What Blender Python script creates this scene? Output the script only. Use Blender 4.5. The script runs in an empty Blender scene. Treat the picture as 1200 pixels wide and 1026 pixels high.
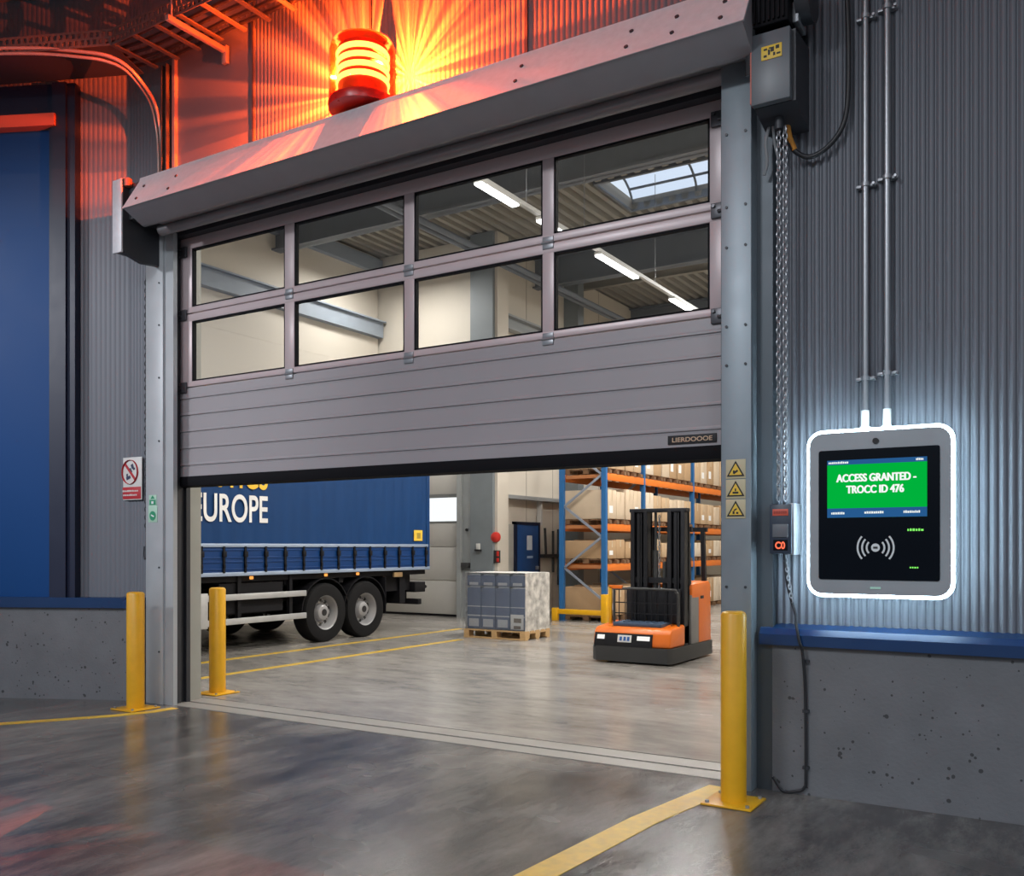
import bpy, bmesh, math, random
from mathutils import Vector, Matrix
random.seed(7)
SC = bpy.context.scene
COL = SC.collection
PI = math.pi

# ------------------------------------------------------------------ materials
MATS = {}

def mat(name, col, rough=.5, metal=0., var=.12, scale=5., bump=0., bscale=60., rvar=.08, emit=None, estr=0., stretch=(1, 1, 1), spec=.5):
    if name in MATS:
        return MATS[name]
    m = bpy.data.materials.new(name)
    m.use_nodes = True
    nt = m.node_tree
    N, L = nt.nodes, nt.links
    b = N['Principled BSDF']
    b.inputs['Metallic'].default_value = metal
    b.inputs['Specular IOR Level'].default_value = spec
    tc = N.new('ShaderNodeTexCoord')
    mp = N.new('ShaderNodeMapping')
    mp.inputs['Scale'].default_value = stretch
    L.new(tc.outputs['Object'], mp.inputs['Vector'])
    nz = N.new('ShaderNodeTexNoise')
    nz.inputs['Scale'].default_value = scale
    nz.inputs['Detail'].default_value = 6
    L.new(mp.outputs['Vector'], nz.inputs['Vector'])
    mx = N.new('ShaderNodeMix')
    mx.data_type = 'RGBA'
    mx.inputs[6].default_value = [max(0, c * (1 - var)) for c in col] + [1]
    mx.inputs[7].default_value = [min(1, c * (1 + var)) for c in col] + [1]
    L.new(nz.outputs['Fac'], mx.inputs[0])
    L.new(mx.outputs[2], b.inputs['Base Color'])
    mr = N.new('ShaderNodeMapRange')
    mr.inputs['To Min'].default_value = max(.02, rough - rvar)
    mr.inputs['To Max'].default_value = min(1, rough + rvar)
    L.new(nz.outputs['Fac'], mr.inputs['Value'])
    L.new(mr.outputs['Result'], b.inputs['Roughness'])
    if bump:
        n2 = N.new('ShaderNodeTexNoise')
        n2.inputs['Scale'].default_value = bscale
        n2.inputs['Detail'].default_value = 4
        L.new(tc.outputs['Object'], n2.inputs['Vector'])
        bp = N.new('ShaderNodeBump')
        bp.inputs['Strength'].default_value = bump
        bp.inputs['Distance'].default_value = .01
        L.new(n2.outputs['Fac'], bp.inputs['Height'])
        L.new(bp.outputs['Normal'], b.inputs['Normal'])
    if emit:
        b.inputs['Emission Color'].default_value = list(emit) + [1]
        b.inputs['Emission Strength'].default_value = estr
    MATS[name] = m
    return m


def glow(name, col, strength):
    m = bpy.data.materials.new(name)
    m.use_nodes = True
    nt = m.node_tree
    nt.nodes.clear()
    e = nt.nodes.new('ShaderNodeEmission')
    e.inputs['Color'].default_value = list(col) + [1]
    e.inputs['Strength'].default_value = strength
    o = nt.nodes.new('ShaderNodeOutputMaterial')
    nt.links.new(e.outputs[0], o.inputs['Surface'])
    MATS[name] = m
    return m


def clear(name, tint=(1, 1, 1), gloss=.06, rough=.03, milky=0., milk=(.8, .8, .8), noise=0.):
    """thin clear sheet: tinted pass-through, a mirror share that rises to grazing, and an optional milky share"""
    m = bpy.data.materials.new(name)
    m.use_nodes = True
    nt = m.node_tree
    N, L = nt.nodes, nt.links
    N.clear()
    out = N.new('ShaderNodeOutputMaterial')
    tr = N.new('ShaderNodeBsdfTransparent')
    tr.inputs['Color'].default_value = list(tint) + [1]
    gl = N.new('ShaderNodeBsdfGlossy')
    gl.inputs['Roughness'].default_value = rough
    fr = N.new('ShaderNodeLayerWeight')
    fr.inputs['Blend'].default_value = gloss
    mx = N.new('ShaderNodeMixShader')
    L.new(fr.outputs['Fresnel'], mx.inputs[0])
    L.new(tr.outputs[0], mx.inputs[1])
    L.new(gl.outputs[0], mx.inputs[2])
    last = mx
    if milky:
        df = N.new('ShaderNodeBsdfDiffuse')
        df.inputs['Color'].default_value = list(milk) + [1]
        m2 = N.new('ShaderNodeMixShader')
        m2.inputs[0].default_value = milky
        if noise:
            tc = N.new('ShaderNodeTexCoord')
            nz = N.new('ShaderNodeTexNoise')
            nz.inputs['Scale'].default_value = noise
            nz.inputs['Detail'].default_value = 8
            L.new(tc.outputs['Object'], nz.inputs['Vector'])
            mr = N.new('ShaderNodeMapRange')
            mr.inputs['From Min'].default_value = .3
            mr.inputs['From Max'].default_value = .7
            mr.inputs['To Min'].default_value = max(0, milky - .3)
            mr.inputs['To Max'].default_value = min(1, milky + .3)
            L.new(nz.outputs['Fac'], mr.inputs['Value'])
            L.new(mr.outputs['Result'], m2.inputs[0])
        L.new(mx.outputs[0], m2.inputs[1])
        L.new(df.outputs[0], m2.inputs[2])
        last = m2
    L.new(last.outputs[0], out.inputs['Surface'])
    MATS[name] = m
    return m


def floor_mat(name, dark, light, r0, r1, sx, sy, patch=.35, bumpy=.15, c0=.33, c1=.67, rot=.55):
    m = bpy.data.materials.new(name)
    m.use_nodes = True
    nt = m.node_tree
    N, L = nt.nodes, nt.links
    b = N['Principled BSDF']
    tc = N.new('ShaderNodeTexCoord')

    def noise(scale, stretch, detail=7, rough=.6, dist=0., rot=0.):
        mp = N.new('ShaderNodeMapping')
        mp.inputs['Scale'].default_value = stretch
        mp.inputs['Rotation'].default_value = (0, 0, rot)
        L.new(tc.outputs['Object'], mp.inputs['Vector'])
        nz = N.new('ShaderNodeTexNoise')
        nz.inputs['Scale'].default_value = scale
        nz.inputs['Detail'].default_value = detail
        nz.inputs['Roughness'].default_value = rough
        nz.inputs['Distortion'].default_value = dist
        L.new(mp.outputs['Vector'], nz.inputs['Vector'])
        return nz

    def rng(src, a, c, lo, hi):
        mr = N.new('ShaderNodeMapRange')
        for k, v in (('From Min', a), ('From Max', c), ('To Min', lo), ('To Max', hi)):
            mr.inputs[k].default_value = v
        L.new(src, mr.inputs['Value'])
        return mr.outputs['Result']
    n1 = noise(.9, (sx, sy, 1), rot=rot)
    n2 = noise(5., (sx, sy, 1), detail=10, rough=.7, rot=rot)
    n3 = noise(patch, (1, 1.6, 1), detail=3, rough=.5)
    add = N.new('ShaderNodeMath')
    add.operation = 'MULTIPLY_ADD'
    add.inputs[1].default_value = .45
    L.new(n2.outputs['Fac'], add.inputs[0])
    half = N.new('ShaderNodeMath')
    half.operation = 'MULTIPLY'
    half.inputs[1].default_value = .55
    L.new(n1.outputs['Fac'], half.inputs[0])
    L.new(half.outputs[0], add.inputs[2])
    f = rng(add.outputs[0], c0, c1, 0, 1)
    mx = N.new('ShaderNodeMix')
    mx.data_type = 'RGBA'
    mx.inputs[6].default_value = list(dark) + [1]
    mx.inputs[7].default_value = list(light) + [1]
    L.new(f, mx.inputs[0])
    L.new(mx.outputs[2], b.inputs['Base Color'])
    r = rng(n3.outputs['Fac'], .28, .72, r0, r1)
    L.new(r, b.inputs['Roughness'])
    n4 = noise(95., (1, 1, 1), detail=2)
    bp = N.new('ShaderNodeBump')
    bp.inputs['Strength'].default_value = bumpy
    bp.inputs['Distance'].default_value = .002
    L.new(n4.outputs['Fac'], bp.inputs['Height'])
    L.new(bp.outputs['Normal'], b.inputs['Normal'])
    MATS[name] = m
    return m


def concrete_mat(name, col):
    m = mat(name, col, rough=.7, var=.28, scale=3.5, bump=.25, bscale=45)
    nt = m.node_tree
    N, L = nt.nodes, nt.links
    b = N['Principled BSDF']
    src = b.inputs['Base Color'].links[0].from_socket
    tc = N.new('ShaderNodeTexCoord')
    vo = N.new('ShaderNodeTexVoronoi')
    vo.inputs['Scale'].default_value = 26
    L.new(tc.outputs['Object'], vo.inputs['Vector'])
    nz = N.new('ShaderNodeTexNoise')
    nz.inputs['Scale'].default_value = 9
    L.new(tc.outputs['Object'], nz.inputs['Vector'])
    mr = N.new('ShaderNodeMapRange')
    mr.inputs['From Min'].default_value = .46
    mr.inputs['From Max'].default_value = .75
    mr.inputs['To Min'].default_value = .0
    mr.inputs['To Max'].default_value = .42
    L.new(nz.outputs['Fac'], mr.inputs['Value'])
    lt = N.new('ShaderNodeMath')
    lt.operation = 'LESS_THAN'
    L.new(vo.outputs['Distance'], lt.inputs[0])
    L.new(mr.outputs['Result'], lt.inputs[1])
    mx = N.new('ShaderNodeMix')
    mx.data_type = 'RGBA'
    L.new(lt.outputs[0], mx.inputs[0])
    L.new(src, mx.inputs[6])
    mx.inputs[7].default_value = [c * .3 for c in col] + [1]
    L.new(mx.outputs[2], b.inputs['Base Color'])
    return m


wall_ext = mat('grey_ribbed_sheet', (.14, .15, .174), rough=.5, metal=.1, var=.06, scale=1.2, spec=.35)
plinth_m = concrete_mat('pored_concrete', (.135, .138, .148))
ledge_m = mat('blue_ledge_paint', (.003, .030, .105), rough=.35)
navy_m = mat('navy_paint', (.004, .009, .034), rough=.45)
bluedoor_m = mat('blue_shutter_paint', (.003, .048, .18), rough=.5, var=.08, scale=1, spec=.2)
canopy_m = mat('canopy_sheet', (.20, .185, .185), rough=.6)  # lightened so the underside bounces red beacon light
silver_m = mat('galvanised_steel', (.60, .60, .63), rough=.45, metal=.15, var=.14, scale=22)
post_m = mat('grey_post_steel', (.24, .28, .31), rough=.45, metal=.4, var=.12, scale=7)
darkgrey_m = mat('dark_grey_coating', (.085, .088, .10), rough=.42, metal=.3)
charcoal_m = mat('charcoal_coating', (.035, .037, .044), rough=.45, metal=.2)
black_m = mat('black_rubber', (.005, .005, .007), rough=.7, spec=.15)
door_m = mat('door_grey_paint', (.32, .302, .318), rough=.42, metal=.05, var=.06, scale=2)
frame_m = mat('anodised_frame', (.52, .43, .44), rough=.36, metal=.1, var=.06)
zinc_m = mat('zinc_hardware', (.30, .31, .33), rough=.4, metal=.6)
chrome_m = mat('bright_conduit_steel', (.30, .31, .33), rough=.36, metal=.75, var=.04)
yellow_m = mat('yellow_safety_paint', (.68, .35, .005), rough=.38, var=.14, scale=9)
line_m = mat('yellow_floor_paint', (.62, .40, .035), rough=.38, var=.35, scale=14)
warnyel_m = mat('warning_yellow', (.75, .50, .05), rough=.5)
signtan_m = mat('sign_cream', (.50, .44, .28), rough=.5)
red_m = mat('sign_red', (.42, .02, .03), rough=.5)
orangelabel_m = mat('label_red_orange', (.62, .10, .06), rough=.5)
white_m = mat('white_paint', (.75, .75, .75), rough=.5)
offwhite_m = mat('off_white_sign', (.58, .58, .56), rough=.5)
green_m = mat('sign_green', (.02, .26, .13), rough=.5)
palegreen_m = mat('sign_pale_green', (.38, .58, .46), rough=.5)
ink_m = mat('black_ink', (.012, .012, .014), rough=.6)
beige_m = mat('beige_wall_panel', (.62, .57, .49), rough=.6, var=.05, scale=.7)
beige2_m = mat('grey_door_panel', (.50, .49, .46), rough=.5, var=.05)
jambin_m = mat('inner_reveal_paint', (.34, .34, .30), rough=.55, var=.1)
colm_m = mat('column_blue_grey', (.185, .21, .225), rough=.5, var=.1)
beam_m = mat('beam_blue_grey', (.15, .17, .20), rough=.5)
deck_m = mat('roof_deck_sheet', (.30, .285, .25), rough=.6, var=.1)
trucblue_m = mat('trailer_blue_curtain', (.003, .038, .135), rough=.5, var=.16, scale=1.4, stretch=(1, 5, .5), spec=.25)
trucrail_m = mat('trailer_pale_rail', (.36, .45, .60), rough=.35, metal=.4)
trucboard_m = mat('trailer_blue_board', (.004, .038, .15), rough=.4, spec=.3)
alu_m = mat('aluminium_rail', (.52, .53, .54), rough=.4, metal=.5)
tyre_m = mat('tyre_rubber', (.008, .008, .009), rough=.8, bump=.2, bscale=30, spec=.2)
chassis_m = mat('black_chassis', (.006, .006, .008), rough=.6, spec=.2)
amber_m = glow('amber_marker', (1, .38, .08), 1.2)
letteryel_m = mat('yellow_lettering', (.80, .50, .04), rough=.5)
fork_or = mat('orange_truck_paint', (.74, .16, .012), rough=.32, var=.08)
fork_dk = mat('truck_black_paint', (.012, .013, .017), rough=.45, var=.2, spec=.3)
fork_gr = mat('truck_grey_paint', (.048, .05, .052), rough=.5, spec=.3)
forktray_m = mat('truck_blue_mat', (.05, .09, .16), rough=.5)
lampw_m = glow('headlamp_glow', (1, .97, .92), 1.0)
rackblue_m = mat('rack_blue_paint', (.018, .115, .30), rough=.45)
rackor_m = mat('rack_orange_paint', (.68, .17, .02), rough=.45)
brace_m = mat('rack_brace_zinc', (.33, .37, .44), rough=.4, metal=.5)
wood_m = mat('pallet_wood', (.46, .29, .13), rough=.75, var=.3, scale=12, stretch=(1, 6, 6))
carton_ms = [mat('carton_' + n, c, rough=.8, var=.14, scale=4) for n, c in (('tan', (.47, .33, .20)), ('cream', (.60, .51, .40)), ('buff', (.54, .43, .31)), ('brown', (.40, .26, .14)))]
can_m = mat('canister_slate_blue', (.085, .12, .20), rough=.4, var=.25, scale=8)
canlid_m = mat('canister_pale_label', (.45, .48, .54), rough=.5)
bluepaint_m = mat('steel_door_blue', (.012, .065, .22), rough=.4)
firered_m = mat('fire_red', (.55, .03, .02), rough=.35)
glass_m = clear('door_glass', (.97, .98, .99), gloss=.12, rough=.02)
skyglass_m = clear('rooflight_sheet', (.92, .95, 1), gloss=.1, rough=.2)
film_m = clear('stretch_film_clear', (.97, .98, 1), gloss=.2, rough=.12, milky=.07, milk=(.75, .78, .82))
filmmilk_m = clear('stretch_film_milky', (.8, .8, .8), gloss=.15, rough=.25, milky=.72, milk=(.66, .63, .58), noise=9)
redlens_m = clear('red_beacon_lens', (1, .52, .26), gloss=.3, rough=.06, milky=.22, milk=(.75, .02, .01))
led_m = glow('beacon_led_bands', (1, .62, .16), 9.)
strip_m = glow('strip_light_diffuser', (1, .98, .94), 16.)
rim_m = glow('terminal_light_rim', (.62, .86, 1), 40.)
scr_green = glow('screen_green', (.0, .44, .045), 1.)
scr_blue = glow('screen_blue', (.02, .10, .27), 1.)
scr_white = glow('screen_white', (.9, .95, .92), 1.)
scr_led = glow('green_led', (.25, 1, .15), 1.)
digit_m = glow('red_digits', (1, .16, .08), 1.3)
blackglass_m = mat('black_glass', (.002, .004, .008), rough=.08, var=.1, spec=.2)
bezel_m = mat('terminal_grey_bezel', (.30, .325, .35), rough=.4, metal=.2)
boxgrey_m = mat('operator_box_grey', (.11, .125, .14), rough=.4)
ctrl_m = mat('control_navy_plastic', (.022, .035, .06), rough=.4)
cable_m = mat('black_cable', (.014, .014, .017), rough=.45)
orangecable_m = mat('orange_cable_sleeve', (.50, .20, .02), rough=.5)
tray_m = mat('cable_tray_steel', (.13, .125, .125), rough=.45, metal=.5, var=.2, scale=40)
bluetext_m = mat('badge_blue', (.02, .12, .42), rough=.4)
joint_m = mat('joint_filler', (.035, .035, .038), rough=.7)
thresh_m = mat('threshold_concrete', (.23, .22, .20), rough=.45, var=.2, scale=4)
outfloor_m = floor_mat('wet_yard_concrete', (.030, .028, .030), (.205, .195, .18), .05, .34, .8, .26, patch=.8, bumpy=.55, c0=.38, c1=.62)
infloor_m = floor_mat('hall_concrete', (.12, .113, .105), (.335, .315, .29), .15, .30, .5, 1.15, patch=.45, c0=.32, c1=.62, rot=.3)

# ------------------------------------------------------------------ mesh helpers


class MB:
    """collects shapes in world coordinates; build() links them as ONE mesh object"""

    def __init__(self):
        self.bm = bmesh.new()

    def box(self, x0, x1, y0, y1, z0, z1, bev=0., seg=2):
        g = bmesh.ops.create_cube(self.bm, size=1, matrix=Matrix.Translation(((x0 + x1) / 2, (y0 + y1) / 2, (z0 + z1) / 2)) @ Matrix.Diagonal((x1 - x0, y1 - y0, z1 - z0, 1)))
        if bev:
            es = list({e for v in g['verts'] for e in v.link_edges})
            bmesh.ops.bevel(self.bm, geom=es, offset=bev, segments=seg, affect='EDGES', profile=.5)
        return self

    def prism(self, pts, axis, a0, a1):
        def P(p, q, a):
            return {'x': (a, p, q), 'y': (p, a, q), 'z': (p, q, a)}[axis]
        A = [self.bm.verts.new(P(p, q, a0)) for p, q in pts]
        B = [self.bm.verts.new(P(p, q, a1)) for p, q in pts]
        n = len(pts)
        fs = [self.bm.faces.new(A), self.bm.faces.new(B[::-1])]
        for i in range(n):
            fs.append(self.bm.faces.new((A[i], B[i], B[(i + 1) % n], A[(i + 1) % n])))
        bmesh.ops.recalc_face_normals(self.bm, faces=fs)
        return self

    def cyl(self, p0, p1, r, seg=20, r2=None):
        p0, p1 = Vector(p0), Vector(p1)
        d = p1 - p0
        q = Vector((0, 0, 1)).rotation_difference(d.normalized()).to_matrix().to_4x4()
        bmesh.ops.create_cone(self.bm, cap_ends=True, segments=seg, radius1=r, radius2=r if r2 is None else r2, depth=d.length, matrix=Matrix.Translation((p0 + p1) / 2) @ q)
        return self

    def tube(self, pts, r, seg=10, closed=False, flat=1.):
        P = [Vector(p) for p in pts]
        n = len(P)
        tang = []
        for i in range(n):
            a = P[i - 1] if (i > 0 or closed) else P[i]
            b = P[(i + 1) % n] if (i < n - 1 or closed) else P[i]
            tang.append((b - a).normalized())
        up = Vector((0, 0, 1)) if abs(tang[0].z) < .9 else Vector((0, 1, 0))
        nrm = (up - tang[0] * up.dot(tang[0])).normalized()
        rings = []
        for i in range(n):
            if i:
                q = tang[i - 1].rotation_difference(tang[i])
                nrm = (q @ nrm)
                nrm = (nrm - tang[i] * nrm.dot(tang[i])).normalized()
            bi = tang[i].cross(nrm)
            rings.append([self.bm.verts.new(P[i] + (nrm * math.cos(2 * PI * k / seg) + bi * math.sin(2 * PI * k / seg) * flat) * r) for k in range(seg)])
        fs = []
        for i in range(n if closed else n - 1):
            A, B = rings[i], rings[(i + 1) % n]
            for k in range(seg):
                fs.append(self.bm.faces.new((A[k], A[(k + 1) % seg], B[(k + 1) % seg], B[k])))
        if not closed:
            fs.append(self.bm.faces.new(rings[0][::-1]))
            fs.append(self.bm.faces.new(rings[-1]))
        bmesh.ops.recalc_face_normals(self.bm, faces=fs)
        return self

    def lathe(self, prof, c, axis='z', seg=32):
        """prof: (radius, offset along the axis); closed at both ends where the radius is 0"""
        c = Vector(c)

        def pt(r, a, t):
            u, v = r * math.cos(t), r * math.sin(t)
            return c + Vector({'z': (u, v, a), 'x': (a, u, v), 'y': (u, a, v)}[axis])
        rings = []
        for r, a in prof:
            rings.append([self.bm.verts.new(pt(0, a, 0))] if r < 1e-6 else [self.bm.verts.new(pt(r, a, 2 * PI * k / seg)) for k in range(seg)])
        fs = []
        for A, B in zip(rings, rings[1:]):
            for k in range(seg):
                q = [A[k % len(A)], A[(k + 1) % len(A)], B[(k + 1) % len(B)], B[k % len(B)]]
                q = list(dict.fromkeys(q))
                if len(q) > 2:
                    fs.append(self.bm.faces.new(q))
        bmesh.ops.recalc_face_normals(self.bm, faces=fs)
        return self

    def bar(self, p0, p1, w, h):
        """rectangular bar from p0 to p1, w wide across and h thick"""
        p0, p1 = Vector(p0), Vector(p1)
        d = (p1 - p0).normalized()
        up = Vector((0, 0, 1)) if abs(d.z) < .95 else Vector((0, 1, 0))
        s = d.cross(up).normalized()
        t = s.cross(d).normalized()
        V = [self.bm.verts.new(p + s * a * w / 2 + t * b * h / 2) for p in (p0, p1) for a, b in ((-1, -1), (1, -1), (1, 1), (-1, 1))]
        fs = [self.bm.faces.new([V[i] for i in f]) for f in ((3, 2, 1, 0), (4, 5, 6, 7), (0, 1, 5, 4), (1, 2, 6, 5), (2, 3, 7, 6), (3, 0, 4, 7))]
        bmesh.ops.recalc_face_normals(self.bm, faces=fs)
        return self

    def text(self, s, size, origin, X, Y, depth=.004, align='LEFT', width=None, bold=0.):
        cu = bpy.data.curves.new('glyphs', 'FONT')
        cu.body = s
        cu.size = size
        cu.align_x = align
        cu.extrude = 0
        cu.offset = bold
        ob = bpy.data.objects.new('glyphs', cu)
        COL.objects.link(ob)
        dg = bpy.context.evaluated_depsgraph_get()
        me = bpy.data.meshes.new_from_object(ob.evaluated_get(dg))
        bpy.data.objects.remove(ob)
        X, Y = Vector(X), Vector(Y)
        Z = X.cross(Y)
        xs = [v.co.x for v in me.vertices]
        k = 1.
        if width and xs:
            k = width / (max(xs) - min(xs))
        o = Vector(origin)
        n0 = len(self.bm.verts)
        V = [self.bm.verts.new(o + X * v.co.x * k + Y * v.co.y + Z * depth) for v in me.vertices]
        fs = []
        for p in me.polygons:
            try:
                f = self.bm.faces.new([V[i] for i in p.vertices])
                fs.append(f)
            except ValueError:
                pass
        g = bmesh.ops.extrude_face_region(self.bm, geom=fs)
        for v in [e for e in g['geom'] if isinstance(e, bmesh.types.BMVert)]:
            v.co -= Z * depth
        bpy.data.meshes.remove(me)
        return self

    def build(self, name, m, parent=None, smooth=35):
        me = bpy.data.meshes.new(name)
        off = Vector((0, 0, 0))
        p = parent
        while p is not None:
            off += p.location
            p = p.parent
        if off.length:
            bmesh.ops.translate(self.bm, verts=self.bm.verts[:], vec=-off)
        self.bm.to_mesh(me)
        self.bm.free()
        me.materials.append(m)
        if smooth:
            me.shade_smooth()
            me.set_sharp_from_angle(angle=math.radians(smooth))
        o = bpy.data.objects.new(name, me)
        COL.objects.link(o)
        o.parent = parent
        return o


def tag(o, label=None, cat=None, group=None, kind=None):
    for k, v in (('label', label), ('category', cat), ('group', group), ('kind', kind)):
        if v:
            o[k] = v
    return o


def thing(name, loc, label, cat, group=None, kind=None):
    o = bpy.data.objects.new(name, None)
    o.empty_display_size = .1
    o.location = loc
    COL.objects.link(o)
    return tag(o, label, cat, group, kind)


def struct(o, label=None):
    return tag(o, label, None, None, 'structure')


KIDS = {}


def copy_tree(o, parent=None):
    c = o.copy()
    COL.objects.link(c)
    c.parent = parent
    for ch in list(o.children):
        copy_tree(ch, c)
    return c


def rrect(x0, x1, z0, z1, r, n=6):
    out = []
    for cx, cz, a in ((x1 - r, z0 + r, -PI / 2), (x1 - r, z1 - r, 0), (x0 + r, z1 - r, PI / 2), (x0 + r, z0 + r, PI)):
        for k in range(n + 1):
            t = a + PI / 2 * k / n
            out.append((cx + r * math.cos(t), cz + r * math.sin(t)))
    return out


def smooth_path(pts, n=8):
    """Catmull-Rom through pts"""
    P = [Vector(p) for p in pts]
    P = [P[0] * 2 - P[1]] + P + [P[-1] * 2 - P[-2]]
    out = []
    for i in range(1, len(P) - 2):
        a, b, c, d = P[i - 1:i + 3]
        for k in range(n):
            t = k / n
            out.append(.5 * ((2 * b) + (c - a) * t + (2 * a - 5 * b + 4 * c - d) * t * t + (3 * b - a - 3 * c + d) * t ** 3))
    out.append(P[-2])
    return out


def ribbed(mb, p0, p1, z0, z1, pitch=.052, depth=.012, back=.03):
    """vertical trapezoid ribs from p0 to p1 seen from the side on the right hand of p0->p1 ... front is -normal"""
    p0, p1 = Vector((p0[0], p0[1], 0)), Vector((p1[0], p1[1], 0))
    d = p1 - p0
    L = d.length
    d.normalize()
    nrm = Vector((d.y, -d.x, 0))
    n = max(1, round(L / pitch))
    s = L / n
    prof = []
    for i in range(n):
        a = i * s
        prof += [(a, 0), (a + s * .12, 0), (a + s * .34, depth * .7), (a + s * .5, depth), (a + s * .62, depth), (a + s * .84, depth * .7)]
    prof.append((L, 0))
    pts = [p0 + d * a + nrm * q for a, q in prof] + [p1 - nrm * back, p0 - nrm * back]
    mb.prism([(p.x, p.y) for p in pts], 'z', z0, z1)


# ------------------------------------------------------------------ camera
cam = bpy.data.cameras.new('camera')
co = bpy.data.objects.new('camera', cam)
COL.objects.link(co)
SC.camera = co
co.location = (7.25, -5.8, 1.5)
co.rotation_euler = (PI / 2, 0, math.atan(670 / 1086))
cam.sensor_width = 36
cam.lens = 36 * 1086 / 1200
cam.shift_y = 127 / 1200
cam.clip_end = 200

# ------------------------------------------------------------------ the yard side of the wall
CEIL = 6.95
A25 = math.radians(25)
W0 = Vector((-.75, 0, 0))
WD = Vector((-math.cos(A25), -math.sin(A25), 0))      # along the angled wall, away from the door
WN = Vector((math.sin(A25), -math.cos(A25), 0))       # out of the angled wall, towards the yard


def aw(s, z, out=0.):
    p = W0 + WD * s + WN * out
    return Vector((p.x, p.y, z))


def slab(mb, s0, s1, z0, z1, o0, o1):
    q = [aw(s0, 0, o0), aw(s1, 0, o0), aw(s1, 0, o1), aw(s0, 0, o1)]
    mb.prism([(p.x, p.y) for p in q], 'z', z0, z1)


b = MB().box(-8, 14, -14, -.04, -.2, 0)
struct(b.build('floor_yard', outfloor_m), 'dark wet concrete yard floor')
b = MB().box(-8, 9, .44, 26, -.2, 0)
struct(b.build('floor_hall', infloor_m), 'light concrete warehouse floor')
b = MB().box(-8, 14, -.02, .17, -.2, .002).box(-8, 9, .205, .41, -.2, .002)
struct(b.build('trim_threshold', thresh_m), 'pale concrete threshold strips under the door')
b = MB().box(-8, 14, -.05, .45, -.2, -.004)
struct(b.build('trim_threshold_joint', joint_m))
b = MB().box(-8, 14, -7.2, .1, CEIL, CEIL + .15)  # canopy reach set to block the sky and shade the upper wall
for x in (-5.5, -2.5, .5, 3.5, 6.5, 9.5):
    b.box(x - .08, x + .08, -7.2, 0, CEIL - .25, CEIL)
struct(b.build('ceiling_yard_shade', canopy_m), 'canopy over the yard, shaped to shade the upper wall')

# right of the door
b = MB()
ribbed(b, (5.56, 0), (9.6, 0), 1.0, CEIL, .046, .015)
b.box(5.5, 9.6, .03, .25, .0, CEIL)
struct(b.build('wall_right', wall_ext, smooth=0), 'grey vertically ribbed wall right of the door')
b = MB().box(5.62, 9.6, -.11, .03, 0, .90)
struct(b.build('wall_right_plinth', plinth_m), 'pored concrete plinth under the ribbed wall')
b = MB().prism([(.03, .90), (-.15, .90), (-.15, .965), (-.12, 1.0), (.03, 1.03)], 'x', 5.55, 9.6)
struct(b.build('trim_ledge_right', ledge_m), 'blue ledge on the right plinth')
# above the door
b = MB()
ribbed(b, (1.0, 0), (5.56, 0), 4.62, CEIL, .045, .004)
b.box(-.75, 1.0, -.002, .03, 4.62, CEIL)
b.box(-.75, 5.5, .03, .2, 4.56, CEIL)
struct(b.build('wall_above_door', wall_ext, smooth=0))
for i, x in enumerate((.98, 2.33, 3.80)):
    struct(MB().box(x - .011, x + .011, -.016, .0, 4.7, CEIL).build('trim_panel_joint_%d' % (i + 1), mat('joint_dark', (.05, .045, .05), rough=.5)))
# left of the door
b = MB()
ribbed(b, (-.75, 0), (-.42, 0), .96, CEIL, .05, .005)
b.box(-.75, -.16, .03, .12, 0, CEIL)
struct(b.build('wall_left', wall_ext, smooth=0), 'grey ribbed wall strip left of the door')
struct(MB().box(-.75, -.44, -.10, .03, 0, .9).build('wall_left_plinth', plinth_m))
struct(MB().prism([(.03, .90), (-.13, .90), (-.13, .96), (-.1, 1.0), (.03, 1.02)], 'x', -.78, -.44).build('trim_ledge_left', ledge_m))
b = MB()
p0, p1 = aw(4.5, 0), aw(0, 0)
ribbed(b, (p0.x, p0.y), (p1.x, p1.y), .96, CEIL, .05, .004)
slab(b, 0, 4.5, 0, CEIL, -.03, -.2)
struct(b.build('wall_left_angled', wall_ext, smooth=0), 'grey ribbed wall turning towards the yard')
b = MB()
slab(b, -.02, 4.5, 0, .90, -.03, .10)
struct(b.build('wall_left_angled_plinth', plinth_m), 'concrete plinth of the angled left wall')
b = MB()
slab(b, -.03, 4.5, .90, 1.0, -.03, .14)
struct(b.build('trim_ledge_left_angled', ledge_m))

# blue shutter and its navy frame in the angled wall
b = MB()
H0, H1 = 1.0, 5.62
slab(b, .79, 2.9, H0, H1, .0, .055)
struct(b.build('door_1', bluedoor_m, smooth=0), 'blue shutter at the left edge')
b = MB()
slab(b, .52, .79, 1.0, 6.05, .0, .10)
slab(b, .60, .74, 1.0, 6.05, .10, .13)
slab(b, .79, 2.9, 5.72, 6.05, .0, .10)
struct(b.build('door_1_frame', navy_m), 'navy frame of the blue shutter')
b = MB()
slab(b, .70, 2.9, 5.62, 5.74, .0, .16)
struct(b.build('trim_shutter_lintel', mat('lintel_red_glow', (.30, .10, .06), rough=.5)), 'lintel over the blue shutter, coloured by red glow')  # reflected red glow put into the lintel's base colour

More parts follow.
